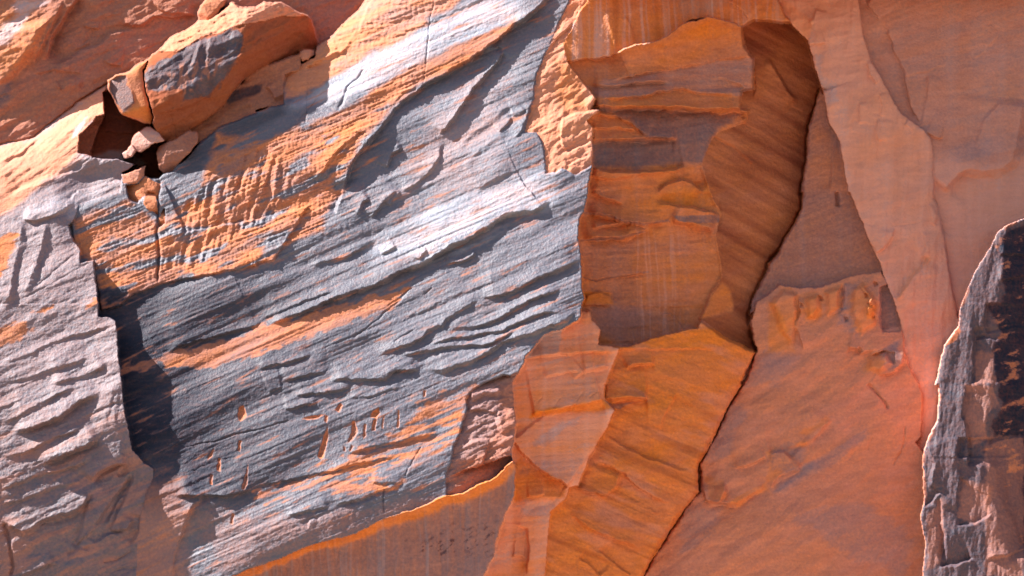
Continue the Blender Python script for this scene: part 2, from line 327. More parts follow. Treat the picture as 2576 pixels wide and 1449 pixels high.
groove(h, T(3,2,(750,0),(830,80),(880,130),(905,190)), 8, 3.5); groove(h, T(3,2,(1035,320),(1030,420),(1000,520),(940,610)), 4, 1.6)
groove(h, T(3,2,(780,400),(750,500)), 2, 1.2)
ledge(h, T(2,2,(1430,760),(1470,870),(1560,890),(1610,800),(1590,740)), 6, 6, 30, 20)
ledge(h, T(2,2,(1480,890),(1700,890),(1932,750)), 5, 12, 60, 25); ledge(h, T(2,2,(1680,640),(1800,600),(1932,540)), 4, 6, 40, 20)
ledge(h, T(3,2,(0,790),(90,690),(220,640),(260,590)), 5, 10, 40, 25); ledge(h, T(3,2,(0,520),(120,500),(200,560)), -5, 6, 40, 20)
ledge(h, T(3,2,(120,480),(330,420),(480,250)), 3, 8, 60, 25); ledge(h, T(3,2,(0,820),(300,640),(560,520),(700,420)), 2.5, 20, 70, 30)
DP = T(3,1,(-80,830),(0,780),(90,700),(240,730),(400,718),(620,640),(850,600),(900,690),(840,720),(840,1010),(860,1060),(1000,1060),(1040,1000),(1500,1000),(1449,1700)) + [(3400,1500),(3400,3900),(1400,3900)] + T(2,2,(700,1900),(990,1449),(1080,1300),(1300,950),(1420,812),(1400,650),(1420,600),(1520,430),(1640,160),(1740,0)) + T(2,1,(1720,1449),(1850,1200),(1795,1000))
kk = region('peach_rock_face', None, DP, h, v=.08, o=.34, p=.16)
DO = kk
for q in D_LUMPS:
    k = blob(q, 10, 8, 20, 40); O = np.where(kk, O + .3 * k, O); V = np.where(kk, V * (1 - k), V)
for q, a in ((T(3,1,(0,830),(60,820),(200,1200),(0,1210)), .35), (T(3,1,(280,900),(400,850),(410,950),(300,970)), .35), (T(3,2,(0,520),(130,510),(260,600),(100,690),(0,760)), .35), (T(2,2,(1440,680),(1600,740),(1610,860),(1500,890)), .35), (T(2,2,(1640,890),(1932,740),(1932,800),(1700,920)), .4), (T(3,2,(250,370),(440,240),(470,270),(300,390)), .35), (T(3,2,(180,440),(330,420),(260,480)), .35), (T(3,1,(760,850),(810,850),(800,960),(750,950)), .5)):
    k = blob(q, 6, 6, 16, 35); O = np.where(kk, O + a * k, O); V = np.where(kk, V * (1 - k), V)
for q, a in ((T(3,1,(580,690),(625,680),(610,860),(570,860)), .35), (T(3,1,(540,910),(640,940),(660,1060),(540,1000)), .35), (T(3,2,(20,480),(200,470),(330,590),(200,690),(80,760)), .28), (T(3,2,(60,800),(350,560),(750,330),(720,430),(420,640),(200,760)), .28), (T(3,2,(200,1000),(700,900),(1100,1150),(1000,1449),(600,1300)), .22), (T(3,1,(0,1200),(230,1240),(60,1449),(-200,1449)), .22), (T(2,2,(1560,100),(1760,160),(1620,520),(1440,560)), .3), (T(2,2,(1300,950),(1600,900),(1500,1150),(1250,1300)), .22), (T(3,1,(780,1200),(960,1140),(1000,1260),(940,1300),(860,1210)), .45)):
    k = blob(q, 12, 22, 26, 30, 4.5); V = np.where(kk, V + a * k, V); O = np.where(kk, O - .15 * k, O)

LS = 1.5
# ---- tall pink buttress
h = plane(-180, 2180, 400, .04, -.05) + 5 * N_BIG + 3 * noise(60, 300, -8, octv=3, seed=221, ridged=True) + 2 * noise(120, 50, 20, octv=4, seed=223, ridged=True) + 1.5 * noise(14, 240, 0, octv=2, seed=69) + 1.0 * N_ISO
ledge(h, T(3,0,(300,330),(370,325),(435,310)), 5, 4, 25, 12); ledge(h, T(3,0,(365,60),(340,150),(300,170)), 5, 4, 25, 15)
for q in (T(3,0,(750,450),(770,560),(830,640)), T(3,0,(850,700),(870,800),(850,890)), T(3,0,(700,760),(690,940)), T(3,0,(830,890),(820,1000),(840,1080)), T(3,0,(1070,790),(1030,870)), T(3,0,(1080,890),(1035,950))):
    ledge(h, q, 4, 4, 25, 12)
ledge(h, T(3,1,(810,470),(900,390),(940,330),(950,270)), 5, 4, 40, 20); groove(h, T(3,1,(930,260),(1080,240),(1180,215)), 2, 1.2)
ledge(h, T(3,1,(960,820),(1060,640),(1140,560),(1220,480)), -8, 8, 50, 40, r=.6)
patch(h, T(3,1,(1195,100),(1240,80),(1290,180),(1270,270),(1220,240)), 5, .1, 0, 8)
ledge(h, T(3,1,(1180,300),(1200,420),(1160,500)), 4, 6, 25, 20)
B1 = T(3,0,(80,-200),(80,0),(130,110),(190,200),(305,310),(360,520),(420,700),(460,920),(540,1060),(610,1449)) + T(3,1,(620,0),(760,350),(850,560),(960,840),(1020,1050),(1030,1180),(1060,1300),(1140,1449)) + T(3,2,(1170,80),(1160,400),(1120,440),(1180,520),(1500,400)) + T(3,1,(1700,1300),(1450,1050),(1400,800),(1340,450),(1300,200),(1250,60)) + T(3,0,(1248,1449),(1235,1060),(1160,970),(1000,860),(880,640),(780,460),(740,350),(700,180),(680,0),(680,-200))
kk = region('pink_buttress', None, B1, h, v=0., o=.2, p=.72, rnd=3, rw=5)
V = np.where(kk, np.clip(.02 + .09 * STREAKW + .10 * noise(90, 40, 15, octv=4, seed=225), 0, 1), V); PL = np.where(kk, .66 + .14 * STREAKW + .12 * noise(200, 90, 15, octv=3, seed=227), PL)
k = blob(T(3,0,(80,-20),(190,40),(345,160),(305,310),(190,200)), 5, 2); RIMM = k; O = np.where(kk, O + .5 * k, O); V = np.where(kk, 0 * k + V * (1 - k), V)
k = blob(T(3,0,(360,410),(410,410),(400,560),(500,640),(530,760),(450,790),(390,600)), 8, 5, 12); V = np.where(kk, V + .3 * k, V)
k = blob(T(3,0,(440,800),(900,680),(1090,900),(1160,990),(1080,1250),(560,1200)), 40, 20); O = np.where(kk, O + .22 * k, O)
k = blob(T(3,1,(1090,600),(1250,450),(1280,650),(1000,1050),(960,830)), 10, 8); O = np.where(kk, O + .15 * k, O)
k = blob(T(3,1,(970,810),(1060,640),(1140,560),(1220,480),(1230,520),(1100,640),(990,820)), 3, 3); O = np.where(kk, O + .5 * k, O)
k = blob(T(3,1,(1040,1060),(1400,960),(1330,1150),(1290,1350),(1140,1400)), 20, 14); V = np.where(kk, V + .1 * k, V); O = np.where(kk, O + .1 * k, O); PL = np.where(kk, PL - .2 * k, PL)

LS = 2.0
# ---- pale flake standing in front of the alcove, lower left
h = plane(-25, 1400, 1000, -.08, -.14) + 3 * N_BIG + 1.0 * BEDH
ledge(h, T(2,1,(100,1250),(260,1225),(380,1215),(650,1200),(800,1200)), 5, 5, 40, 20); ledge(h, T(2,1,(530,1340),(620,1325),(735,1305)), 6, 10, 40, 20)
ledge(h, T(2,1,(230,1390),(360,1365),(500,1345)), 4, 5, 40, 15); ledge(h, T(2,1,(460,1410),(540,1345)), 4, 4, 30, 15)
ledge(h, T(2,2,(150,220),(360,180),(520,150),(690,112)), 10, 16, 60, 40, taper=.05)
for a, b in (((190,150),(230,90)), ((320,180),(370,100)), ((480,140),(540,60)), ((580,100),(660,50)), ((120,100),(135,60))):
    groove(h, T(2,2, a, ((a[0]+b[0])/2-8,(a[1]+b[1])/2), b), 2.2, 1.3)
ledge(h, T(2,2,(0,405),(70,500),(150,590),(250,660),(360,720),(430,770)), 12, 5, 60, 40, taper=.04)
ledge(h, T(2,2,(60,930),(160,870),(300,850),(410,860)), 5, 16, 40, 30); ledge(h, T(2,2,(0,1060),(120,1080),(140,1250),(110,1449)), 6, 5, 30, 30)
ledge(h, T(2,2,(110,840),(250,830)), 4, 6, 25, 20); ledge(h, T(2,2,(0,1290),(100,1300)), 5, 8, 30, 20)
KP = T(2,1,(-100,1300),(100,1200),(250,1060),(380,1020),(500,965),(530,900),(580,900),(600,960),(670,1040),(650,1150),(740,1170),(810,1185),(750,1320),(700,1449)) + T(2,2,(690,0),(700,110),(770,200),(690,380),(590,540),(540,650),(500,760),(430,780),(410,860),(290,960),(265,1150),(245,1449),(230,1800),(-500,1800),(-300,600),(-100,400),(-60,0))
kk = region('pale_flake', None, KP, h, v=.02, o=.55, p=.5, rnd=5, rw=6)
PL = np.where(kk, PL + .25 * noise(200, 40, 8, octv=4, seed=247) + .15 * STREAKW, PL); k = ss(.15, .7, noise(160, 22, 14, octv=4, seed=249)); V = np.where(kk, V + .22 * k, V); k = ss(.1, .6, noise(260, 30, 6, octv=3, seed=251)); O = np.where(kk, O + .3 * k, O)
k = blob(T(2,1,(160,1170),(250,1070),(370,1040),(360,1210),(110,1250)), 4, 3); V = np.where(kk, np.maximum(V, .55 * k), V); DK = np.where(kk, .25 * k, DK)
k = blob(T(2,2,(140,450),(360,290),(560,230),(420,320),(240,470)), 7, 5, 14, 35); V = np.where(kk, np.maximum(V, .38 * k), V)
k = blob(T(2,2,(60,920),(400,860),(290,960),(260,1000),(80,980)), 6, 4); V = np.where(kk, np.maximum(V, .4 * k), V)
k = blob(T(2,2,(150,215),(690,110),(760,190),(500,215),(130,260)), 5, 3); O = np.where(kk, O + .3 * k, O); PL = np.where(kk, PL * (1 - k), PL)
k = blob(T(2,2,(0,600),(70,560),(430,770),(400,860),(130,880),(0,920)), 8, 5); O = np.where(kk, O + .25 * k, O); PL = np.where(kk, PL * (1 - k), PL)
k = blob(T(2,2,(220,580),(540,560),(520,640),(240,640)), 8, 5); V = np.where(kk, V + .15 * k, V)

LS = 1.5
# ---- undercut wall below the slab
h = plane(100, 1200, 1300, .12, -.12) + 4 * N_BIG + .8 * STREAK + 2 * STREAKW + .9 * N_ISO
ledge(h, T(0,2,(1550,830),(1440,930),(1380,1060),(1340,1200),(1310,1330),(1290,1449)), 9, 5, 40, 40, flip=True)
LIPU = T(0,2,(1600,1560),(1800,1449),(1932,1400)) + T(1,2,(0,1380),(200,1310),(370,1230),(480,1200),(750,1130),(950,1020),(1100,970),(1200,940),(1300,900),(1440,830),(1560,820),(1700,745),(1820,690),(1925,560))
win, s, al, tot = sd_line(LIPU, 80); lipw = 9 + 7 * ss(.3, .7, al) + 3 * LW2[win]
h[win] += 30 * np.exp(np.minimum(s, 0) / lipw)
LIPG = np.zeros(X.shape); LIPG[win] = ss(2.2, 1.2, -s / lipw)
UP = T(0,2,(1000,500),(1250,420),(1550,700),(1932,900)) + T(1,2,(600,900),(1440,700),(1900,500),(1960,640),(1945,850),(1875,985),(1835,1110),(1805,1200),(1795,1300),(1745,1380),(1720,1449)) + [(1180,1700),(1100,3900),(-950,3900),(-950,1500)]
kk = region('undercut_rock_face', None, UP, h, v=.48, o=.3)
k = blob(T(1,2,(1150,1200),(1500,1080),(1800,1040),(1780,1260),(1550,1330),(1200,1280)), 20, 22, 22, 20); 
V = np.where(kk, V * (1 - LIPG), V); O = np.where(kk, O + .5 * LIPG, O)  # ground-bounce glow under the lip painted as orange pigment
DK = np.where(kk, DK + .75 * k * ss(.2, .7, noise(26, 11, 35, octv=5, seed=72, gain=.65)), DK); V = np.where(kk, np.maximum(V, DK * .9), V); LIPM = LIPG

# ---- the dark crack that runs down the whole recess
CRACK = T(3,0,(418,690),(390,700),(350,830),(312,950),(290,1200),(256,1449)) + T(3,1,(262,60),(255,140),(180,270),(80,450),(0,545)) + T(2,1,(1932,590),(1850,740),(1810,830),(1792,930),(1815,1060),(1850,1200),(1770,1420)) + T(2,2,(1740,10),(1640,170),(1520,430),(1420,600),(1420,810),(1300,950),(1080,1300),(985,1460))
win, s, al, tot = sd_line(CRACK, 120)
H[win] -= 26 * np.exp(-((s + 3 + .8 * LWJ[win] + .5 * LW1[win]) / np.clip(3.6 + 3.2 * noise(46, octv=2, seed=261)[win], 1.2, 9)) ** 2) * np.clip(.75 + .6 * noise(90, seed=175)[win], .15, 1.3) + 16 * np.exp(-np.abs(s) / 30) * (s < 0)
LS = 1.25
# ---- the great varnished slab
SX = X; h0 = plane(0, 1000, 724, .14, .20)
h = h0 + 14 * N_BIG + 1.5 * N_MID + strata(60, 24, 2.2, 121) + strata(23, 21, .9, 131)
ETCH = blob(T(1,0,(-300,1000),(0,1060),(200,990),(400,920),(700,800),(1000,620),(1250,480),(1280,600),(1040,790),(900,960),(700,1240),(640,1449)) + T(1,1,(640,0),(520,170),(500,280),(330,350),(200,420),(130,520),(0,540)) + T(0,1,(1932,560),(1500,640),(1200,700),(1000,780),(900,870),(760,890),(730,700),(710,530),(600,540),(560,380),(560,210),(700,150),(960,60),(1060,120),(1190,260),(1380,120),(1500,0)), 10, 8)
TOPO = blob(T(1,0,(830,-120),(1620,-120),(1560,0),(1480,60),(1310,150),(1290,200),(1150,270),(850,400),(640,540),(400,700),(220,745),(190,560),(330,470),(440,350),(680,150)), 8, 8)
BAND2 = blob(T(1,0,(-20,1080),(600,900),(820,720),(1000,610),(1250,470),(1500,340),(1700,270),(1960,130),(1960,210),(1700,400),(1400,570),(1230,650),(1000,760),(700,1000)), 7, 8)
RIBS = ss(.0, .3, blob(T(0,1,(1380,180),(1700,-120),(1990,-300),(2200,-100),(2050,150),(1720,340),(1480,520),(1250,560)), 20, 10) )
h += RIBS * 7.0 * noise(17, 75, -12, octv=2, seed=81) - 3 * RIBS
h += ETCH * (2.4 * noise(7, 16, 0, seed=82) * .5 + 2.6 * noise(60, 5.5, 22, octv=2, seed=83) + .7 * N_SM)
h += TOPO * (2.2 * noise(60, 9, 10, octv=2, seed=84) + 1.2 * noise(12, 40, -8, seed=85) + 1.0 * N_SM)
h += BAND2 * 1.8 * noise(160, 7, 30, octv=2, seed=86)
h += (1 - .4 * ETCH) * .5 * N_FINE + 1.1 * noise(520, 5.5, 23, octv=2, seed=203) * (.4 + .8 * ss(-.2, .5, noise(300, 80, 24, seed=205))) + 1.6 * noise(700, 16, 24, octv=2, seed=207)
# etched layer stands a little proud of the varnish below and left
patch(h, T(0,1,(490,80),(600,-20),(900,-90),(1250,-60),(1400,300),(1932,200)) + T(1,1,(400,100),(200,420),(130,520),(0,540)) + T(0,1,(1932,560),(1500,640),(1200,700),(1000,780),(900,870),(760,890),(730,700),(710,530),(600,540)), 9, 0, 0, 3)
# ---- ledges
ledge(h, T(1,1,(90,992),(300,920),(560,820),(700,760),(900,690),(1060,605),(1240,540),(1330,490),(1480,400),(1690,290),(1850,190),(1932,150),(2080,140),(2160,100),(2200,40)), 12, 8, 70, 40, r=.5, taper=.05)
ledge(h, T(0,1,(1250,1200),(1480,1120),(1640,1080),(1932,1000)) + T(1,1,(60,960)), 7, 6, 60, 30)
ledge(h, T(1,1,(20,960),(240,870),(420,800),(600,740)), 4, 5, 40, 15)
ledge(h, T(1,1,(1690,795),(1790,785),(1932,745),(2100,655),(2300,570),(2455,500)), 7, 6, 50, 22)
ledge(h, T(1,1,(880,1225),(1060,1170),(1240,1100),(1300,1040),(1400,1005),(1430,960),(1590,860),(1690,775)), 6.5, 7, 50, 22)
ledge(h, T(1,1,(1290,1150),(1480,1110),(1680,1065),(1860,1040),(2130,920),(2320,890)), 5, 5, 30, 16)
ledge(h, T(1,1,(1440,1045),(1690,995),(1860,940),(1932,890),(2130,790),(2330,720)), 6, 6, 30, 18)
ledge(h, T(1,1,(1050,1225),(1480,1170),(1780,1130),(1850,1100),(2000,1010)), 5, 5, 30, 16)
ledge(h, T(1,1,(1250,1340),(1400,1345),(1600,1280),(1860,1130),(2100,1050),(2330,960),(2440,860)), 7, 9, 40, 30)
ledge(h, T(1,1,(540,1410),(820,1405),(960,1400),(1060,1350),(1260,1330)), 7, 6, 40, 20)
ledge(h, T(1,1,(0,1330),(200,1290),(420,1220)), 4, 7, 30, 18); ledge(h, T(1,1,(200,1430),(400,1370),(560,1345)), 4, 5, 30, 18)
ledge(h, T(1,1,(1430,545),(1560,520),(1640,480),(1665,430)), 5, 4, 30, 12)
ledge(h, T(1,1,(400,560),(700,470),(900,360)), 4, 6, 40, 20); ledge(h, T(1,1,(940,470),(1060,410)), 3, 4, 20, 12)
ledge(h, T(1,1,(1230,520),(1250,470),(1290,430)), 4, 4, 20, 12)
for q in (T(1,1,(720,1110),(900,980),(1020,870),(1190,715)), T(1,1,(990,870),(1060,810),(1160,740)), T(1,1,(1040,1130),(1190,1040)), T(1,1,(1260,780),(1330,720))):
    groove(h, q, 3, 1.6)
ledge(h, T(1,2,(90,55),(150,30),(200,20)), 4, 5, 30, 15)
ledge(h, T(1,2,(280,80),(520,60),(620,45),(740,5)), 5, 5, 30, 14); ledge(h, T(1,2,(210,190),(330,160),(470,140)), 4, 4, 30, 14)
ledge(h, T(1,2,(700,95),(760,100),(860,85),(1100,10)), 3, 4, 20, 12)
groove(h, T(0,2,(1370,490),(1500,450),(1640,430),(1780,380),(1932,350),(2200,270)), 3, 1.8); groove(h, T(0,2,(1440,660),(1650,580),(1800,540)), 2, 1.4)
ledge(h, T(1,2,(0,775),(200,730),(430,680),(580,650),(750,600),(960,560),(1100,540)), 5, 5, 40, 16)
ledge(h, T(1,2,(680,525),(820,480),(1000,440),(1100,425),(1390,370)), 7, 6, 40, 16)
ledge(h, T(1,2,(580,900),(760,870),(960,800),(1100,740)), 5, 6, 40, 16)
ledge(h, T(1,2,(230,990),(400,950),(560,920)), 4, 5, 30, 14); ledge(h, T(1,2,(860,735),(960,745),(1110,740)), 3, 4, 20, 12)
groove(h, T(1,2,(965,790),(955,860),(970,970)), 5, 1.6); groove(h, T(1,2,(1250,470),(1180,580),(1120,700)), 2.5, 1.5)
ledge(h, T(1,2,(380,1090),(400,1030),(440,1010),(480,1040)), -3, 4, 20, 14)
ledge(h, T(0,2,(1545,835),(1440,930),(1380,1060),(1340,1200),(1310,1330),(1280,1520)), 6, 7, 60, 40, flip=True, taper=.06)
ledge(h, T(0,2,(1310,840),(1550,835),(1700,835),(1832,812),(1932,790)), 7, 6, 40, 20)
# upper ledges of the slab
ledge(h, T(1,0,(650,1449),(665,1400),(700,1255),(820,1100),(950,940),(1040,820),(1220,690),(1290,630),(1530,490),(1700,380),(1850,270),(1932,180),(2060,110),(2180,0),(2260,-120)), 13, 6, 60, 45, r=.5, taper=.05)
ledge(h, T(1,0,(1385,1015),(1500,870),(1650,660),(1830,450),(1870,380)), 9, 4, 35, 40, r=.4, taper=.06)
ledge(h, T(1,0,(450,1370),(520,1250),(640,1100),(750,1010),(870,985)), 5, 5, 22, 15, flip=False)
ledge(h, T(1,0,(500,1370),(560,1240),(680,1110),(760,1030)), 4, 5, 16, 12)
ledge(h, T(1,0,(1050,770),(1100,700),(1220,660)), 4, 4, 18, 12)
ledge(h, T(1,0,(1100,1449),(1230,1370),(1320,1280),(1370,1190),(1410,1060)), 6, 5, 35, 20); ledge(h, T(1,0,(980,1270),(1020,1160),(1110,1110)), 5, 5, 25, 15)
ledge(h, T(1,1,(640,0),(600,90),(580,170)), -7, 7, 30, 20, flip=True); ledge(h, T(1,1,(860,200),(960,70),(1060,-20)), 5, 5, 25, 15)
ledge(h, T(1,1,(760,170),(800,80),(860,40)), 5, 6, 25, 18); ledge(h, T(1,1,(1000,110),(1030,50),(1090,0)), 4, 5, 25, 15)
groove(h, T(1,0,(830,505),(770,590),(690,655),(650,760),(605,860)), 5, 3, taper=.2)
groove(h, T(1,0,(560,640),(500,700),(420,800),(380,850),(300,920)), 4, 2.5, taper=.2)
ledge(h, T(1,0,(1600,470),(1640,420),(1720,380),(1830,350),(1880,370)), 4, 6, 30, 18)
ledge(h, T(1,0,(1830,1000),(1870,960),(1932,880)), 4, 4, 25, 15); ledge(h, T(1,0,(1640,1449),(1750,1380),(1932,1250)), 3, 14, 40, 40)
ledge(h, T(1,0,(1560,1260),(1700,1120),(1932,960)), 3, 14, 50, 40); ledge(h, T(1,0,(1500,1130),(1700,950),(1932,790)), 3, 14, 50, 40)
ledge(h, T(2,0,(0,880),(60,860),(100,820)), 3, 4, 25, 15); ledge(h, T(2,0,(20,1040),(70,980),(110,880),(150,760)), 4, 4, 25, 15)
for q in (T(1,0,(1345,0),(1310,180),(1280,480),(1260,650)), T(1,0,(395,540),(375,940))): groove(h, q, 2.6, 1.4)
groove(h, T(0,1,(1195,-100),(1190,240),(1185,330),(1200,480),(1190,690)), 13, 3.2)
ledge(h, T(1,0,(770,250),(800,170),(840,60),(880,0)), 7, 5, 40, 20, flip=True)
ledge(h, T(1,0,(330,520),(500,460),(640,390),(740,270)), 6, 8, 40, 25); ledge(h, T(1,0,(400,480),(520,430),(640,370)), 5, 5, 20, 15)
win, s, al, tot = sd_line(T(1,0,(150,760),(205,600),(330,480),(460,350),(680,170),(830,0),(930,-160)), 300)
h[win] -= 62 * np.exp(np.minimum(s, 0) / 55) * ss(300, 220, np.abs(s)) * ss(0, .1, al)
# belly rolling under above the lip
win, s, al, tot = sd_line(T(0,2,(1000,620),(1310,900),(1560,960)) + T(1,2,(0,1130),(480,980),(960,860),(1440,700)), 400)
h[win] -= .26 * np.maximum(-s, 0) ** 1.05 * ss(400, 300, np.abs(s))
# spalled pits with fresh stone
PITS = [T(1,2,*q) for q in ([(470,550),(485,480),(515,380),(540,320),(548,380),(530,470),(515,550),(490,570)], [(690,450),(720,370),(722,280),(745,280),(770,360),(740,420)], [(810,410),(812,300),(830,300),(828,390)], [(860,250),(880,210),(930,180),(935,220),(905,265)], [(870,350),(885,270),(915,265),(900,350)], [(515,280),(520,235),(540,240),(535,300)], [(590,200),(640,140),(655,160),(630,215)], [(340,265),(420,235),(520,230),(460,260),(380,275)], [(1260,100),(1265,50),(1285,45),(1280,95)], [(655,510),(660,470),(675,480),(670,510)], [(1060,330),(1070,200),(1080,200),(1075,330)], [(950,330),(965,240),(972,240),(960,335)], [(700,500),(720,460),(735,470),(715,510)])] + \
       [T(0,2,*q) for q in ([(1790,230),(1800,180),(1840,160),(1860,240),(1820,290),(1800,260)], [(1560,580),(1590,520),(1620,480),(1600,550)], [(1630,650),(1650,560),(1672,560),(1665,660)], [(1790,500),(1800,430),(1825,430),(1810,510)], [(1585,760),(1590,690),(1612,690),(1605,760)], [(1820,790),(1850,700),(1870,600),(1872,760),(1840,800)], [(1740,1060),(1750,970),(1765,980),(1760,1060)])]
PITM = np.zeros(X.shape)
for q in PITS:
    sd = sd_poly(q, 12); h -= 5.5 * ss(-1, 4, sd) * (1 + .4 * N_SM); PITM = np.maximum(PITM, ss(-2, 1.5, sd))
SPOLY = [(870,-950), (905,-100)] + T(1,0,(830,0),(780,80),(680,170),(560,290),(460,350),(440,440),(330,480),(310,530),(210,560),(205,770)) + \
    T(0,0,(1932,850),(1650,960),(1490,1080),(1370,1215),(1230,1310),(1190,1330),(1100,1260),(930,1310),(900,1449)) + T(0,1,(480,20),(560,200),(510,250),(300,400),(300,900),(700,1000)) + T(0,2,(800,0),(800,500),(900,700),(900,1449),(900,1900),(1750,1460)) + T(1,2,(-180,1449),(0,1380),(200,1310),(370,1230),(480,1200),(750,1130),(950,1020),(1100,970),(1200,940),(1300,900),(1440,830),(1700,740),(1932,580),(1932,0)) + \
    T(2,1,(0,1400),(40,1370),(80,1310),(100,1240),(160,1170),(250,1070),(380,1030),(500,970),(515,930),(540,800),(525,720),(525,560),(510,400),(495,350),(510,190),(540,150),(575,0)) + T(2,0,(570,1449),(590,1330),(600,1250),(610,1120),(600,1050),(605,960),(560,910),(655,835),(590,830),(620,740),(420,480),(380,330),(470,170),(430,260),(500,90),(570,0),(640,-120)) + [(1520,-950)]
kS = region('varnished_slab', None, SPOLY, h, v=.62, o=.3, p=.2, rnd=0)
SH = h.copy()
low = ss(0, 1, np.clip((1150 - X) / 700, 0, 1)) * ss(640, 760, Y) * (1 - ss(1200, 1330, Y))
DKS = .12 + .8 * low * (1 - .5 * ss(250, 700, X - (Y - 900) * .3)) + .15 * noise(300, 70, 25, octv=2, seed=87)  # dark varnish at left, painted deeper where the shoulder shades it
DKS = np.maximum(DKS, .8 * blob(T(0,0,(1280,1330),(1490,1080),(1660,950),(1932,840)) + T(1,0,(210,740),(215,860),(60,960),(-100,1010),(-300,1150),(-420,1300),(-560,1360)), 14, 8))  # boulder's cast shadow painted onto the slab as near-black pigment
white = blob(T(1,0,(300,800),(850,420),(1150,270),(1400,140),(1560,0),(1960,0),(1960,150),(1500,330),(1250,460),(900,660)), 25, 14);  # sheen of the varnish painted on as pale bands
white = np.maximum(white, blob(T(1,1,(900,420),(1400,150),(1960,-80),(2260,-160),(2200,60),(1932,130),(1500,370),(1250,460)), 45, 20))
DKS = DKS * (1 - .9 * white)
OR = np.clip(np.maximum.reduce([ETCH * ss(-.25, .15, noise(110, 30, 24, octv=3, seed=88) + .22), TOPO, BAND2,
    blob(T(1,1,(-20,1010),(300,950),(550,860),(900,790),(1200,710),(1000,880),(700,980),(500,1060),(200,1160),(0,1230)) + T(0,1,(1932,1230),(1600,1330),(1250,1310),(920,1370),(920,1310),(1400,1180),(1700,1110),(1932,1050)), 5, 14, 14) * .95,
    blob(T(1,2,(380,720),(600,580),(900,430),(1150,300),(1230,170),(1450,70),(1720,10),(1590,150),(1540,380),(1480,470),(1100,600),(800,700),(1100,740),(950,820),(700,850),(400,800),(200,870),(0,880),(0,790),(300,740)), 10, 22, 12) * ss(-.2, .25, noise(70, 12, 20, octv=3, seed=89) + .18),
    blob(T(1,2,(0,1020),(600,950),(1440,850),(900,1060),(300,1250),(0,1370)) + T(0,2,(1700,1449),(1450,1100),(1560,860)), 25, 10) * .3,
    ss(.25, .95, noise(90, 11, 26, octv=5, seed=90)) * .75, PITM * 1.0]), 0, 1) * np.clip(.86 + .3 * noise(140, 40, 24, octv=3, seed=271), .45, 1)
V = np.where(kS, (1.0 - .2 * white + .16 * noise(150, 34, 24, octv=4, seed=201)) * (1 - OR), V); PL = np.where(kS, (.13 + .8 * white) * (1 - OR) * (1 - .8 * low), PL)
O = np.where(kS, .3 + .15 * OR + .16 * TOPO + .1 * BAND2, O); PL = np.where(kS, np.maximum(PL, .3 * TOPO), PL); DK = np.where(kS, np.clip(DKS, 0, 1) * (1 - OR), DK); V = np.where(kS, V * (1 + .3 * np.clip(DKS, 0, 1)), V)  # bare orange stone, the crust painted paler for the sun on it
k = ss(520, 420, X + 25 * noise(60, octv=3, seed=231)) * ss(1130, 1230, Y + 30 * noise(80, 40, 20, octv=3, seed=233)); V = np.where(kS, V * (1 - .5 * k), V); DK = np.where(kS, DK * (1 - .5 * k), DK)
k = blob(T(1,0,(1300,800),(1932,500),(1932,1449),(1100,1449)), 60, 20); PL = np.where(kS, np.clip(PL + .22 * k * (1 - OR), 0, 1), PL); V = np.where(kS, V * (1 - .22 * k * (1 - OR)), V)

# slab part: flaked pink strip beside the alcove
h = SH - 6 + 3.5 * noise(34, 22, 60, octv=3, seed=94) + 2.0 * noise(50, 10, 35, octv=2, seed=95) - .10 * np.maximum(0, X - 1440) * 1.2
ledge(h, T(2,0,(240,420),(330,300),(470,160)), 5, 4, 20, 15); ledge(h, T(2,0,(390,870),(440,860),(580,830)), -7, 5, 25, 20, r=.4)
ledge(h, T(2,0,(380,870),(370,1010),(390,1100),(430,1150)), 6, 4, 25, 15); ledge(h, T(2,0,(400,1150),(520,1100),(600,1060)), -6, 4, 25, 15)
ledge(h, T(2,0,(190,640),(260,620),(400,540),(470,420)), 4, 4, 20, 15); ledge(h, T(2,0,(400,1250),(480,1210),(600,1160)), -5, 4, 25, 15)
FP = T(2,0,(440,-200),(440,0),(340,220),(250,420),(190,560),(170,740),(140,830),(95,1000),(190,1000),(240,1090),(255,1300),(330,1300),(380,1270),(470,1320),(590,1255),(600,1250),(610,1120),(600,1050),(605,960),(560,910),(655,835),(590,830),(628,744),(425,482),(385,332),(470,170),(500,90),(570,0),(640,-200))
kk = region('varnished_slab', 'flaked_edge', FP, h, v=.06, o=.45, p=.35)
k = blob(T(2,0,(330,460),(520,470),(560,820),(400,850),(330,700)), 12, 8); O = np.where(kk, O + .15 * k, O); PL = np.where(kk, PL - .25 * k, PL)

# slab part: dark knob at its lower right corner
h = SH - 12 - .12 * (X - 1200) + 4 * noise(60, 20, 25, octv=3, seed=96) + 1.2 * N_FINE
ledge(h, T(1,2,(1600,200),(1700,190),(1800,210),(1850,250)), 5, 5, 20, 15); ledge(h, T(1,2,(1560,460),(1640,420),(1760,400),(1780,430)), -5, 5, 25, 20)
ledge(h, T(1,2,(1700,630),(1720,560),(1760,430)), 4, 4, 25, 20); ledge(h, T(1,2,(1600,100),(1720,60),(1820,60),(1850,10)), 12, 12, 25, 20)
ledge(h, T(1,2,(1840,190),(1840,300),(1880,380)), 6, 8, 25, 30); ledge(h, T(1,2,(1560,360),(1700,300),(1850,250)), 3, 5, 20, 15)
GP = T(1,2,(1720,0),(1620,60),(1590,120),(1600,180),(1570,290),(1540,380),(1500,470),(1480,580),(1440,680),(1440,835),(1560,820),(1700,745),(1820,690),(1925,560),(1960,300)) + T(2,1,(0,1449),(40,1370),(0,1395)) + T(1,1,(1880,1385),(1780,1420))
kk = region('varnished_slab', 'knob', GP, h, v=.55, o=.3, p=.15, dk=.25, rnd=4, rw=8)
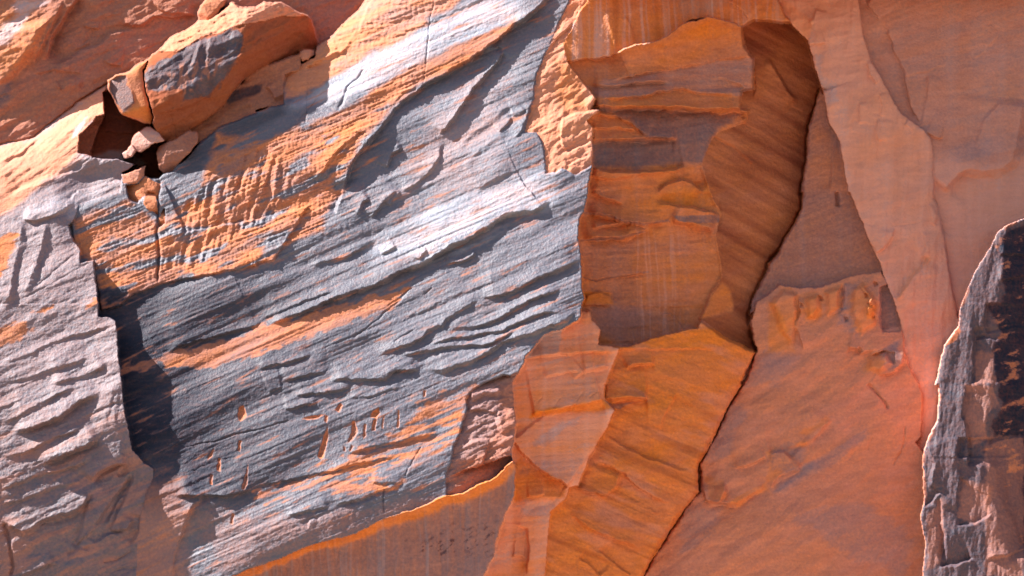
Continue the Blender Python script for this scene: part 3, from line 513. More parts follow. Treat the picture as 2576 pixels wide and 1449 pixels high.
k = blob(T(1,2,(1850,20),(1960,0),(1960,300),(1930,560),(1700,740),(1560,810),(1470,820),(1500,640),(1700,500),(1850,330)), 14, 8); V = np.where(kk, V - .25 * k, V); DK = np.where(kk, DK * (1 - .5 * k), DK); PL = np.where(kk, PL * (1 - k), PL)

LS = 1.15
# ---- left shoulder: smooth mauve mass, its rolled crest in full sun
h = plane(14, 310, 1000, .02, .245) + 9 * N_BIG + 3 * N_MID + .7 * N_FINE + ss(800, 1000, Y) * (strata(64, 25, 3.2, 141) + strata(30, 25, 1.5, 151)) - .00042 * np.maximum(0, Y - 880) ** 2
wj = ss(130, 240, X) * ss(660, 500, Y) * ss(395, 450, Y); h = h * (1 - wj) + (SH + 3) * wj
h += 20 * ss(180, 330, X) * ss(650, 780, Y) * (1 - ss(1040, 1170, Y))
wj = ss(235, 345, X) * ss(1130, 1230, Y); h = h * (1 - wj) + (SH + 1.5) * wj
CREST = T(0,0,(-900,1300),(0,1090),(250,1040),(330,960),(450,880),(560,790),(690,700),(830,620),(1000,560))
win, s, al, tot = sd_line(CREST, 330)
h[win] -= 50 * np.exp(np.minimum(s, 0) / 38) + 75 * np.exp(np.minimum(s, 0) / 120)
h += 2.5 * noise(90, 12, 40, octv=3, seed=97) * ss(520, 400, Y)
ledge(h, T(0,0,(0,1210),(150,1150),(300,1040)), 5, 6, 25, 15); ledge(h, T(0,0,(50,1449),(330,1330),(560,1280),(700,1190)), -6, 10, 50, 30)
for q in (T(0,1,(0,870),(70,800),(110,600),(160,300),(170,220)), T(0,1,(180,770),(260,600),(310,430),(350,220))):
    ledge(h, q, 7, 14, 40, 30, taper=.15)
groove(h, T(0,1,(0,850),(200,790),(400,690),(560,590),(690,530)), 2, 2); groove(h, T(0,1,(260,730),(450,560),(560,470)), 2, 2)
ledge(h, T(0,1,(150,180),(250,215),(350,190),(470,140),(560,70)), 6, 6, 40, 30)
for i, q in enumerate((T(0,1,(0,1300),(300,1180),(560,1080),(860,1000)), T(0,1,(60,1449),(300,1360),(520,1300),(700,1230)), T(0,1,(380,1449),(560,1400),(700,1350),(810,1290)),
          T(0,2,(90,350),(180,340),(330,290),(450,240),(600,120),(760,60)), T(0,2,(0,300),(200,200),(400,90),(600,0)), T(0,2,(310,620),(360,580),(440,545),(600,480),(760,400)),
          T(0,2,(0,560),(200,500),(400,400),(640,330)), T(0,2,(0,800),(240,700),(480,640),(700,560)), T(0,2,(20,1030),(160,1120),(300,1040),(400,1000),(520,970),(620,900),(690,770)),
          T(0,2,(120,1449),(300,1390),(430,1330)), T(0,2,(0,920),(200,850),(420,780),(640,730)), T(0,2,(680,740),(730,670),(840,610),(970,595)))):
    ledge(h, q, (4, 5, 6, 17, 5, 14, 6, 7, 17, 7, 6, 15)[i], (6, 7, 8, 10, 8, 9, 7, 7, 10, 8, 7, 8)[i], 45, 22)
patch(h, T(0,2,(690,760),(740,680),(850,620),(960,600),(900,680),(1000,650),(960,760),(850,900),(720,1100),(560,1250),(620,1000)), 8, .1, .1, 10)
ledge(h, T(0,2,(560,1250),(640,1130),(770,1020)), -8, 5, 30, 30, r=.3); ledge(h, T(0,2,(690,1210),(790,1130),(830,1120),(940,1110)), -7, 5, 25, 25, r=.4)
ledge(h, T(0,2,(780,1080),(860,930),(960,760),(1010,670)), -5, 6, 22, 20); ledge(h, T(0,2,(830,1080),(920,900),(1000,690)), -5, 5, 18, 15)
ledge(h, T(0,2,(980,1210),(1040,1110),(1060,980)), -6, 4, 22, 20); ledge(h, T(0,2,(820,1100),(960,1090),(1010,1010)), 7, 8, 20, 15)
groove(h, T(0,2,(20,1050),(70,1160),(80,1280),(100,1380),(70,1449)), 10, 4)
ledge(h, T(0,2,(500,1295),(600,1230),(690,1265)), -5, 5, 20, 15); groove(h, T(0,2,(780,1350),(880,1330),(1000,1260)), 4, 2); groove(h, T(0,2,(820,1430),(930,1390),(1060,1390)), 3, 2)
for q in (T(0,2,(790,300),(830,150),(860,0)), T(0,2,(860,330),(880,150),(890,0))): ledge(h, q, 3, 8, 25, 20)
h -= .3 * np.maximum(0, X - 345) * ss(1150, 1250, Y)
LP = [(-950,560)] + CREST[1:8] + T(0,0,(800,660),(785,700),(790,860),(720,880),(700,930),(600,1020),(585,1150),(700,1185),(900,1200),(1040,1240),(930,1310),(900,1449)) + T(0,1,(600,90),(560,200),(510,250),(555,370),(600,430),(605,540),(705,525),(730,760),(745,880),(740,940),(830,950),(870,980),(885,1100),(900,1300),(920,1449)) + T(0,2,(930,150),(960,310),(1000,500),(1080,590),(1160,640),(1150,720),(1100,830),(1090,900),(1060,980),(1040,1120),(1030,1449)) + [(330,1700),(200,3900),(-950,3900)]
kL = region('rock_shoulder', None, LP, h, v=.78, o=.22, p=.2)
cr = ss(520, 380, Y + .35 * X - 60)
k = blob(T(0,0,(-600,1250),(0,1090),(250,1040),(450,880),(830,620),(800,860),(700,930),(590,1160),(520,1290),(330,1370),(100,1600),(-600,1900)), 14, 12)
CRM = k; V = np.where(kL, V * (1 - k), V); O = np.where(kL, O + .25 * k, O); PL = np.where(kL, PL * (1 - k) + .55 * k, PL)  # bare orange crest, its full sun painted in with pale pigment
k = blob(T(0,0,(540,1040),(560,960),(660,880),(650,940),(580,1030)), 4, 3, 10); V = np.where(kL, np.maximum(V, .5 * k), V); PL = np.where(kL, np.maximum(PL, .8 * k), PL)
k = blob(T(0,1,(500,-20),(900,-80),(560,200),(380,190),(170,190),(160,120)), 14, 10); V = np.where(kL, np.maximum(V, .6 * k), V); PL = np.where(kL, np.maximum(PL, .55 * k), PL)
for q, a in ((T(0,1,(-40,350),(140,300),(60,560),(-40,680)), 1), (T(0,1,(-40,1060),(150,960),(260,1030),(120,1120),(-40,1200)), .8), (T(0,1,(230,910),(400,860),(380,890),(260,925)), .9), (T(0,1,(600,860),(740,800),(740,860),(640,870)), .9)):
    k = a * blob(q, 4, 9, 10); V = np.where(kL, V * (1 - k), V); O = np.where(kL, O + .3 * k, O); PL = np.where(kL, PL * (1 - k), PL)
k = ss(900, 1200, Y + .25 * noise(200, 60, 25, octv=3, seed=98) * 400)
PL = np.where(kL, PL * (1 - .65 * k), PL); V = np.where(kL, np.clip(V + .05 * k, 0, 1) * (1 - .35 * k * ss(0, .4, noise(160, 28, 25, octv=3, seed=99))), V)

LS = 1.5
# ---- hollow under the boulder, its shade painted in as dark pigment
h = plane(-335, 300, 330, .02, .2) + 3 * N_MID
ledge(h, T(0,0,(800,860),(900,880),(1080,930)), 5, 5, 20, 15); ledge(h, T(0,0,(760,970),(900,1000),(1030,1000)), 5, 5, 20, 15)
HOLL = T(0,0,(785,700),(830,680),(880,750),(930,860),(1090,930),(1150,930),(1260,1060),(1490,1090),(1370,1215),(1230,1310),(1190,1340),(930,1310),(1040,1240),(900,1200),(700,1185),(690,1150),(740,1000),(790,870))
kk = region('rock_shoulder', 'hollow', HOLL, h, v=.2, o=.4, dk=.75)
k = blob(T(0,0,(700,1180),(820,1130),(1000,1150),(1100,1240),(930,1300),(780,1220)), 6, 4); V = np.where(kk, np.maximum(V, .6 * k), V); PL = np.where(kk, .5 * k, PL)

# ---- broken ground between hollow, boulder and slab
h = plane(-196, 640, 230, .05, .08) + 6 * N_MID + 2 * N_ISO
ledge(h, T(0,0,(1500,960),(1700,900),(1932,830)), -5, 6, 30, 20); ledge(h, T(1,0,(80,640),(130,700),(150,750)), 5, 5, 20, 15)
RB = T(0,0,(1400,990),(1480,940),(1560,890),(1690,790),(1760,690),(1932,530)) + T(1,0,(0,520),(160,450),(330,390),(340,480),(320,530),(215,560),(205,700),(205,780),(0,830)) + T(0,0,(1932,850),(1650,960),(1490,1090))
kk = region('varnished_slab', 'shaded_step', RB, h, v=.25, o=.4, dk=.45)  # the step's shade is put into the pigment as well
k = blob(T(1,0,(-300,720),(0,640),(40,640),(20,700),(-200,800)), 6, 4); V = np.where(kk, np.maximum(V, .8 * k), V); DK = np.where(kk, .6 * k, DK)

# ---- the boulder
h = plane(-96, 550, 190, .0, .08) + 2.2 * N_ISO + .8 * N_FINE + 5 * noise(120, 50, 35, octv=3, seed=161, ridged=True) + strata(26, 28, 3, 163)
cut(h, *T(0,0,(1120,830),(1790,440)), .85)                       # underside
ex = T(0,0,(1850,210),(1800,480)); 
s = ((X - ex[0][0]) * (ex[1][1] - ex[0][1]) - (Y - ex[0][1]) * (ex[1][0] - ex[0][0])) / math.dist(*ex) + 3 * noise(30, octv=2, seed=17)
h -= .75 * np.maximum(0, s)                                       # right end turned away
s = -((X - 620) * .47 + (Y - 62) * .88) + 3 * noise(30, octv=2, seed=18) - 4
h -= 1.1 * np.maximum(0, s - 6)                                   # top rolls back
patch(h, T(1,0,(390,110),(460,220),(470,340),(430,380),(400,300),(380,160)), -3, -.5, 0, 4)
BO = T(0,0,(1095,540),(1120,450),(1190,395),(1240,335),(1320,270),(1480,190),(1500,160),(1640,120),(1700,70),(1750,25),(1790,60),(1932,65)) + T(1,0,(60,25),(190,25),(250,60),(330,108),(392,122),(412,150),(440,230),(458,330),(440,372),(330,400),(160,460),(0,530)) + T(0,0,(1932,540),(1830,610),(1750,700),(1690,800),(1560,900),(1480,950),(1400,1000),(1340,1060),(1250,1070),(1180,990),(1150,930),(1165,880),(1135,790),(1108,690),(1098,600))
for q in (T(0,0,(1520,280),(1480,430),(1440,520)), T(0,0,(1600,270),(1570,430),(1560,500)), T(0,0,(1740,430),(1790,330),(1840,250))): ledge(h, q, 3.5, 7, 20, 15)
ledge(h, T(0,0,(1180,850),(1300,830),(1500,760),(1600,700)), 4, 6, 30, 20); groove(h, T(0,0,(1340,1050),(1290,860)), 3, 1.6)
h += ss(230, 270, Y) * 1.5 * noise(14, 30, 0, octv=2, seed=19)
kB = region('leaning_boulder', None, BO, h, v=.08, o=.45, dk=.66, rnd=8, rw=5)  # shade of underside and right end painted in as dark pigment
k = blob(T(0,0,(1095,570),(1180,470),(1350,400),(1520,290),(1640,270),(1780,195),(1840,240),(1830,330),(1790,440),(1730,560),(1580,720),(1500,740),(1380,770),(1380,690),(1290,670),(1120,690)), 4, 8, 18, 60)
BFM = k; V = np.where(kB, .85 * k, V); DK = np.where(kB, .66 * (1 - k) + .62 * k * (1 - .4 * noise(30, 60, 0, seed=20)), DK); PL = np.where(kB, .08 * k, PL)
k = blob(T(0,0,(1330,480),(1700,430),(1560,640),(1180,780),(1200,620)), 10, 12, 16, 70) * ss(-.1, .3, noise(14, 34, -10, octv=2, seed=22)); V = np.where(kB, V * (1 - .55 * k), V); DK = np.where(kB, DK * (1 - .6 * k), DK)
kk = region('leaning_boulder', 'crust', T(0,0,(1200,390),(1240,335),(1320,270),(1480,190),(1500,160),(1640,118),(1700,70),(1750,22),(1790,60),(1932,62)) + T(1,0,(60,22),(190,22),(250,58),(330,106),(392,122),(350,125),(200,115),(0,170)) + T(0,0,(1932,170),(1780,190),(1640,255),(1520,275),(1350,385)), h + 3 + 3.5 * noise(30, 7, 18, octv=2, seed=23) + 1.5 * N_SM, v=0, o=.42, p=.35)
h = plane(-114, 340, 240, .02, .06) + 1.4 * N_ISO
cut(h, *T(0,0,(900,860),(1100,800)), .9); patch(h, T(0,0,(820,590),(950,560),(1010,700),(1030,780),(920,850),(880,790),(830,690)), -4, .3, .1, 6)
kk = region('leaning_boulder', 'split_chunk', T(0,0,(815,610),(870,575),(950,550),(1040,500),(1095,470),(1110,455),(1080,540),(1088,600),(1098,690),(1120,790),(1155,880),(1140,935),(1085,928),(920,860),(880,790),(830,690)), h, v=.08, o=.5, p=.05, dk=.35, rnd=7, rw=5)
k = blob(T(0,0,(830,600),(945,565),(960,640),(1000,720),(1020,780),(930,850),(880,790),(835,690)), 3, 4, 12); V = np.where(kk, .7 * k, V); DK = np.where(kk, .3 * k, DK)
k = blob(T(0,0,(930,860),(1010,810),(1130,800),(1150,930)), 3, 3); O = np.where(kk, O + .3 * k, O)

# ---- smaller loose stones
def stone(name, pts, h0, gx, gy, v=0, o=.45, p=.1, dk=0, cuts=()):
    cx = sum(a for a, b in pts) / len(pts); cy = sum(b for a, b in pts) / len(pts)
    h = plane(h0 - 36, cx, cy, gx, gy) + 1.5 * N_ISO + .8 * N_SM
    rr = math.sqrt(max(1, (max(a for a, b in pts) - min(a for a, b in pts)) * (max(b for a, b in pts) - min(b for a, b in pts)))) / 2
    for i in range(5):
        th = i * 1.26 + rng.rand() * .8; h = h - (.45 + .6 * rng.rand()) * np.maximum(0, (X - cx) * math.cos(th) + (Y - cy) * math.sin(th) - rr * (.3 + .4 * rng.rand()))
    for (a, b, k) in cuts: cut(h, *T(0, 0, a, b), k, 2)
    region(name, None, pts, h, v=v, o=o, p=p, dk=max(dk, .2), rnd=0)
stone('upright_stone', T(0,0,(1500,150),(1495,110),(1520,50),(1570,-10),(1700,0),(1690,40),(1640,110),(1570,150)), -120, .1, .1, o=.5, cuts=(((1640,-20),(1560,160),.0),))
stone('pointed_stone', T(0,0,(985,1120),(1000,1040),(1085,960),(1130,950),(1200,1010),(1245,1070),(1170,1085),(1060,1150)), -95, .4, .1, v=.25, o=.3, p=.6, cuts=(((1040,1140),(1100,960),-.0),))
stone('wedged_stone', T(0,0,(1180,1150),(1200,1100),(1330,1050),(1430,985),(1485,1000),(1492,1080),(1440,1140),(1370,1210),(1300,1290),(1230,1305),(1198,1280),(1195,1210)), -88, .1, .05, v=.4, o=.5, dk=.3, cuts=(((1190,1190),(1440,1130),.5),))
stone('small_pale_stone', T(0,0,(928,1160),(960,1130),(990,1090),(1025,1140),(1005,1185),(945,1195)), -100, .2, .3, v=.2, o=.3, p=.7)
stone('blocky_stone', T(0,0,(920,1320),(1000,1290),(1095,1250),(1090,1330),(1020,1390),(930,1380)), -96, .1, .1, v=.1, o=.35, p=.4)
stone('ragged_stone', T(0,0,(960,1400),(1040,1390),(1100,1330),(1170,1370),(1210,1380),(1200,1449)) + T(0,1,(1190,60),(1150,20),(1080,30),(1040,80),(970,50)), -94, .1, .1, o=.5, p=.15)
stone('rock_finger', T(0,1,(1080,90),(1090,40),(1120,0),(1165,10),(1185,70),(1190,170),(1165,150),(1110,130)), -82, .1, .1, o=.45, p=.15)
stone('stub_stone', T(0,1,(1195,200),(1240,130),(1250,180),(1240,240),(1200,260)), -82, .1, .1, o=.5, p=.15)
stone('perched_stone', T(1,0,(335,390),(370,375),(440,380),(440,410),(400,450),(350,460),(330,420)), float(np.percentile(H[np.searchsorted(GY, 120):np.searchsorted(GY, 155), np.searchsorted(GX, 750):np.searchsorted(GX, 795)], 85)) + 42, .1, .2, o=.35, p=.4)

# ---- dark pillar at the right edge
h = plane(50, 2440, 1000, .10, .04) + 5 * N_BIG + 3 * noise(26, 90, -8, octv=3, seed=101) + .8 * noise(7, 14, 0, seed=102)
win_l = T(3,1,(1932,205),(1800,250),(1730,310),(1680,420),(1600,540),(1540,650),(1450,870),(1440,1010),(1390,1080),(1340,1160),(1310,1250),(1270,1449)) + T(3,2,(1290,0),(1300,100),(1280,280),(1200,440),(1170,560),(1180,880),(1150,1000),(1190,1200),(1170,1449))
EDGE = T(3,1,(1800,250),(1720,450),(1760,560),(1740,680),(1790,760),(1750,830),(1650,850),(1690,1000),(1740,1120),(1680,1200),(1720,1449)) + T(3,2,(1740,180),(1660,420),(1640,520),(1700,720),(1620,900),(1690,980),(1560,1100),(1640,1300),(1500,1449))
sE = sd_poly(EDGE[:14] + [(2560, 1380), (2700, 1380), (2700, 540)], 60); s_ = (X - 2505) + (Y - 800) * .12
h -= .45 * np.maximum(0, s_) * ss(-40, 30, sE)
for q, d in ((T(3,1,(1555,1010),(1560,1200),(1550,1449)), 9), (T(3,2,(1500,0),(1480,250),(1505,330),(1520,640)), 10), (T(3,2,(1440,400),(1440,560)), 8), (T(3,1,(1650,830),(1640,1000),(1660,1080)), 7)):
    ledge(h, q, -d, 5, 70, 40, r=.3, taper=.1)
ledge(h, T(3,2,(1170,920),(1230,890),(1300,800)), -8, 5, 25, 20); ledge(h, T(3,2,(1420,1060),(1560,1050),(1690,970)), -7, 5, 25, 20, r=.5)
ledge(h, T(3,2,(1290,1370),(1420,1350),(1550,1310)), -9, 6, 30, 25, r=.4); ledge(h, T(3,1,(1560,1100),(1640,1090),(1740,1120)), -7, 6, 25, 15)
ledge(h, T(3,2,(1410,960),(1440,700),(1480,690)), 8, 6, 30, 50); ledge(h, T(3,2,(1200,440),(1260,600),(1230,800)), 6, 8, 20, 25)
ledge(h, T(3,2,(1330,1340),(1310,1100),(1290,830)), -9, 6, 22, 40)
ledge(h, T(3,1,(1740,470),(1860,460),(1960,480)), 4, 5, 25, 15); ledge(h, T(3,1,(1740,660),(1860,640),(1960,620)), 4, 5, 25, 15)
ledge(h, T(3,2,(1650,1310),(1800,1290),(1950,1230)), 5, 8, 40, 20); ledge(h, T(3,2,(1660,470),(1690,410),(1800,400),(1950,380)), -6, 8, 40, 20)
PP = win_l + [(2400,1700), (2420,3900), (3400,3900), (3400,600), (2640,540)]
kP = region('dark_pillar', None, PP, h, v=.86, o=.3, p=.03, dk=.55, rnd=3, rw=6)
k = ss(-9, 9, sE + 16 * noise(70, 60, 5, octv=4, seed=103)) * ss(1560, 1380, Y + 60 * noise(60, octv=2, seed=104)) 
PDM = k; DK = np.where(kP, np.maximum(DK, .92 * k), DK); V = np.where(kP, np.maximum(V, .95 * k), V); PL = np.where(kP, PL * (1 - k), PL)  # face turned from the sun, its shade painted in as near-black
k = k * ss(.4, .9, noise(70, 30, 18, octv=5, seed=105, gain=.65)); O = np.where(kP, O + .2 * k, O); V = np.where(kP, V * (1 - .8 * k), V); DK = np.where(kP, DK * (1 - .7 * k), DK)
k = ss(9, 4, sd_poly(PP, 30)) * ss(.1, .5, noise(40, 60, 0, octv=2, seed=263)); V = np.where(kP, V * (1 - .5 * k), V); O = np.where(kP, O + .15 * k, O); PL = np.where(kP, PL * (1 - k), PL)
for q in (T(3,1,(1570,1200),(1700,1200),(1720,1449),(1560,1449)), T(3,2,(1490,0),(1700,0),(1740,150),(1660,220),(1640,430),(1520,480),(1480,240)), T(3,2,(1460,720),(1700,760),(1680,960),(1560,1060),(1440,1000)), T(3,2,(1200,980),(1330,850),(1320,1340),(1200,1400)), T(3,2,(1640,400),(1932,380),(1932,1449),(1640,1449))):
    k = blob(q, 5, 5, 14, 70); V = np.where(kP, V * (1 - .38 * k), V); PL = np.where(kP, PL * (1 - .9 * k), PL); DK = np.where(kP, DK * (1 - .6 * k), DK)
k = blob(T(3,1,(1440,1010),(1465,1050),(1400,1130),(1345,1160),(1390,1080)), 3, 2); V = np.where(kP, V * (1 - k), V); O = np.where(kP, O + .15 * k, O); PL = np.where(kP, PL * (1 - k), PL)

def part(thing, name, mask):
    own = [i + 1 for i, r in enumerate(REG) if r == (thing, None)]
    REG.append((thing, name)); ID[np.isin(ID, own) & (mask > .5)] = len(REG)
part('undercut_rock_face', 'lip', LIPM); part('varnished_slab', 'etched_layer', ETCH); part('varnished_slab', 'crust', TOPO); part('varnished_slab', 'sandy_band', BAND2); part('varnished_slab', 'sheen_band', white)
part('rock_shoulder', 'crest', CRM); part('pink_rock_face', 'sunlit_slope', SL); part('leaning_boulder', 'varnished_face', BFM)
part('dark_pillar', 'shaded_face', PDM); part('alcove_rock_face', 'ceiling', CEIL); part('alcove_rock_face', 'purple_band', PBM)
for q in D_LUMPS: part('peach_rock_face', 'knuckle', ss(-1, 1, sd_poly(q)))
part('pink_buttress', 'rim', RIMM);# part('streaked_rock_face', 'ledge', ss(-1, 1, sd_poly(T(3,0,(1320,1460),(1380,1370),(1440,1310),(1520,1270),(1640,1285),(1790,1258),(1850,1200),(1860,1250),(1790,1290),(1600,1340),(1420,1440)))))
# ================================================================== texture of the pigment
V = np.clip(V + .10 * N_ISO * (V > .02) * .6 + .05 * BED * (V > .1), 0, 1)
st = np.isin(ID, [i + 1 for i, r in enumerate(REG) if r[0] in ('streaked_rock_face', 'rock_overhang', 'alcove_rock_face', 'undercut_rock_face', 'pale_flake', 'leaning_slab')])
und = np.isin(ID, [i + 1 for i, r in enumerate(REG) if r[0] in ('rock_overhang', 'undercut_rock_face')])
V = np.clip(V + st * (.06 * STREAKW + .035 * STREAK) + und * (.10 * STREAK + .12 * STREAKW), 0, 1)
PL = np.clip(PL + st * (.10 * STREAKW + .05 * np.maximum(0, STREAK)) + und * .14 * ss(.2, .7, STREAK), 0, 1)
tone = noise(260, 80, 18, octv=4, seed=195)
O = np.clip(O + .12 * N_ISO + .06 * BED + .16 * tone, 0, 1); V = np.clip(V + st * .08 * np.maximum(0, -tone), 0, 1); DK = np.clip(DK, 0, 1)
H += .35 * N_SM

# ================================================================== to world space: each sample on its line of sight at its own depth
UNIT = 60.0 / 2576
cx_ = (X - 1288) / 1288 * HALF; cy_ = (724.5 - Y) / 1288 * HALF
dy = math.cos(PITCH) - cy_ * math.sin(PITCH); dz = math.sin(PITCH) + cy_ * math.cos(PITCH)
tt = (-H * UNIT - CAM_Y) / dy
PX, PY, PZ = cx_ * tt, CAM_Y + dy * tt, CAM_Z + dz * tt
PZ = np.maximum(PZ, -1.5)

# ------------------------------------------------------------------ materials
def sandstone():
    m = bpy.data.materials.new("weathered_sandstone"); m.use_nodes = True
    N, L = m.node_tree.nodes, m.node_tree.links; bsdf = N['Principled BSDF']
    def attr(n):
        a = N.new('ShaderNodeAttribute'); a.attribute_name = n; return a.outputs['Fac']
    def mix(f, a, b, mode='MIX'):
        x = N.new('ShaderNodeMix'); x.data_type = 'RGBA'; x.blend_type = mode
        for s, v in ((0, f), (6, a), (7, b)):
            if isinstance(v, (tuple, float, int)): x.inputs[s].default_value = v
            else: L.new(v, x.inputs[s])
        return x.outputs[2]
    def nz(scale, det, vec):
        n = N.new('ShaderNodeTexNoise'); n.inputs['Scale'].default_value = scale; n.inputs['Detail'].default_value = det
        L.new(vec, n.inputs['Vector']); return n.outputs['Fac']
    def rng_(v, a, b, c, d):
        r = N.new('ShaderNodeMapRange'); L.new(v, r.inputs[0])
        for i, q in enumerate((a, b, c, d)): r.inputs[i + 1].default_value = q
        return r.outputs[0]
    geo = N.new('ShaderNodeNewGeometry')
    mp = N.new('ShaderNodeMapping'); L.new(geo.outputs['Position'], mp.inputs[0]); mp.inputs['Rotation'].default_value = (0, math.radians(24), 0); mp.inputs['Scale'].default_value = (.35, .6, 1.6)
    pos = geo.outputs['Position']
    fresh = mix(attr('orange'), PINK, ORANGE)
    bed = nz(2.2, 6, mp.outputs[0]); grain = nz(6.0, 5, pos)
    fresh = mix(rng_(bed, .35, .7, 0, .55), fresh, mix(1.0, fresh, (.72, .62, .58, 1), 'MULTIPLY'))
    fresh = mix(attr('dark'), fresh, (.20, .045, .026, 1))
    fresh = mix(rng_(grain, .3, .7, 0, .4), fresh, mix(1.0, fresh, (.66, .6, .58, 1), 'MULTIPLY'))
    fine = nz(22.0, 3, pos); fresh = mix(rng_(fine, .35, .65, 0, .3), fresh, mix(1.0, fresh, (.7, .66, .64, 1), 'MULTIPLY'))
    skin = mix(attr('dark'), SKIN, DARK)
    skin = mix(rng_(bed, .45, .75, 0, .14), skin, mix(.5, skin, PINK))
    c = mix(attr('pale'), fresh, mix(.6, fresh, PALE))
    skin = mix(attr('pale'), skin, PALEB)
    skin = mix(rng_(grain, .3, .7, 0, .3), skin, mix(1.0, skin, (.6, .62, .68, 1), 'MULTIPLY'))
    vm = N.new('ShaderNodeMath'); vm.operation = 'ADD'; L.new(attr('varnish'), vm.inputs[0])
    L.new(rng_(grain, .3, .7, -.12, .12), vm.inputs[1]); vm.use_clamp = True
    gate = N.new('ShaderNodeMath'); gate.operation = 'MULTIPLY'; L.new(vm.outputs[0], gate.inputs[0]); L.new(rng_(attr('varnish'), 0, .15, .2, 1), gate.inputs[1])
    c = mix(gate.outputs[0], c, skin)
    L.new(c, bsdf.inputs['Base Color'])
    L.new(rng_(gate.outputs[0], 0, 1, .92, .56), bsdf.inputs['Roughness'])
    sp = N.new('ShaderNodeMath'); sp.operation = 'MULTIPLY'; L.new(rng_(gate.outputs[0], 0, 1, .2, .42), sp.inputs[0])
    L.new(rng_(attr('dark'), 0, .8, 1, .22), sp.inputs[1]); L.new(sp.outputs[0], bsdf.inputs['Specular IOR Level'])
    bp = N.new('ShaderNodeBump'); bp.inputs['Strength'].default_value = .6; bp.inputs['Distance'].default_value = .06
    L.new(nz(9.0, 4, pos), bp.inputs['Height']); L.new(bp.outputs[0], bsdf.inputs['Normal'])
    return m
PINK = (.55, .24, .185, 1); ORANGE = (.77, .235, .036, 1); SKIN = (.098, .091, .125, 1); DARK = (.010, .014, .030, 1); PALE = (.90, .45, .35, 1); PALEB = (.42, .45, .55, 1)
STONE = sandstone()
def sand(name='canyon_sand', ca=(.11, .10, .07, 1), cb=(.20, .16, .11, 1)):
    m = bpy.data.materials.new(name); m.use_nodes = True
    N, L = m.node_tree.nodes, m.node_tree.links; b = N['Principled BSDF']
    n = N.new('ShaderNodeTexNoise'); n.inputs['Scale'].default_value = .08; n.inputs['Detail'].default_value = 8
    g = N.new('ShaderNodeNewGeometry'); L.new(g.outputs['Position'], n.inputs['Vector'])
    r = N.new('ShaderNodeValToRGB'); L.new(n.outputs['Fac'], r.inputs[0])
    r.color_ramp.elements[0].color = ca; r.color_ramp.elements[1].color = cb
    L.new(r.outputs[0], b.inputs['Base Color']); b.inputs['Roughness'].default_value = .95
    return m

# ------------------------------------------------------------------ objects
LABELS = {
 'pink_rock_face': ('pinkish orange rock wall behind the tilted boulder at the upper left', 'rock face'),
 'streaked_rock_face': ('mauve streaked rock wall with an orange lipped ledge, right of the pink buttress', 'rock face'),
 'rock_overhang': ('overhanging orange brow with vertical run-off streaks above the alcove', 'rock overhang'),
 'alcove_rock_face': ('orange back wall of the deep alcove with level purple ledges', 'rock face'),
 'alcove_hollow': ('brownish orange lower hollow of the alcove below the level ledges', 'rock face'),
 'shadowed_rock_face': ('dark red shadowed flank inside the alcove along the black crack', 'rock face'),
 'leaning_slab': ('mauve triangular rock slab between the black crack and the pink buttress', 'rock slab'),
 'peach_rock_face': ('smooth peach rock wall with lumpy knuckles below the mauve panel', 'rock face'),
 'pink_buttress': ('tall pale pink buttress tapering down along the right side of the alcove', 'rock buttress'),
 'pale_flake': ('pale orange rock flake in front of the alcove beside the slab corner', 'rock flake'),
 'undercut_rock_face': ('mauve streaked wall recessed under the glowing orange lip of the slab', 'rock face'),
 'varnished_slab': ('huge tilted blue grey varnished slab with diagonal ledges and orange bands', 'rock slab'),
 'rock_shoulder': ('smooth mauve rock shoulder at the left with a sunlit orange crest', 'rock mass'),
 'leaning_boulder': ('big tilted boulder with dark blue face resting at the top of the slab', 'boulder'),
 'upright_stone': ('orange stone standing upright on top of the tilted boulder', 'stone'),
 'pointed_stone': ('pale pointed stone with a white sunlit side under the split chunk', 'stone'),
 'wedged_stone': ('dark stone with orange tip wedged under the bottom of the boulder', 'stone'),
 'small_pale_stone': ('tiny pale stone left of the pointed stone under the boulder', 'stone'),
 'blocky_stone': ('pale blocky stone at the end of the grey ledge below the hollow', 'stone'),
 'ragged_stone': ('ragged orange stone heap atop the vertical crack in the slab', 'stone'),
 'rock_finger': ('rounded orange rock finger just left of the vertical crack', 'stone'),
 'stub_stone': ('small sunlit stub of stone just right of the vertical crack', 'stone'),
 'perched_stone': ('small layered yellow stone perched at the right end of the boulder', 'stone'),
 'dark_pillar': ('dark blue black rock pillar with silvery left face at the right edge', 'rock pillar'),
}
# islands of the streaked face cut off by nearer masses go to what surrounds them
wi = [i + 1 for i, r in enumerate(REG) if r == ('streaked_rock_face', None)][0]
m0 = (ID == wi); m = m0.copy()
for _ in range(3): m[1:-1, 1:-1] = m[1:-1, 1:-1] & m[:-2, 1:-1] & m[2:, 1:-1] & m[1:-1, :-2] & m[1:-1, 2:]
f = np.zeros_like(m); f[np.searchsorted(GY, 250), np.searchsorted(GX, 2450)] = True
while True:
    n0 = f.sum()
    for _ in range(25):
        g_ = f.copy(); g_[1:] |= f[:-1]; g_[:-1] |= f[1:]; g_[:, 1:] |= f[:, :-1]; g_[:, :-1] |= f[:, 1:]; f = g_ & m
    if f.sum() == n0: break
for _ in range(5):
    g_ = f.copy(); g_[1:] |= f[:-1]; g_[:-1] |= f[1:]; g_[:, 1:] |= f[:, :-1]; g_[:, :-1] |= f[:, 1:]; f = g_ & m0
bad = m0 & ~f; ID[bad] = 0
for _ in range(400):
    z = ID == 0
    if not z.any(): break
    for ax, sh in ((1, 1), (1, -1), (0, 1), (0, -1)):
        r = np.roll(ID, sh, ax); ID = np.where((ID == 0), r, ID)
vid = np.arange(NY * NX).reshape(NY, NX)
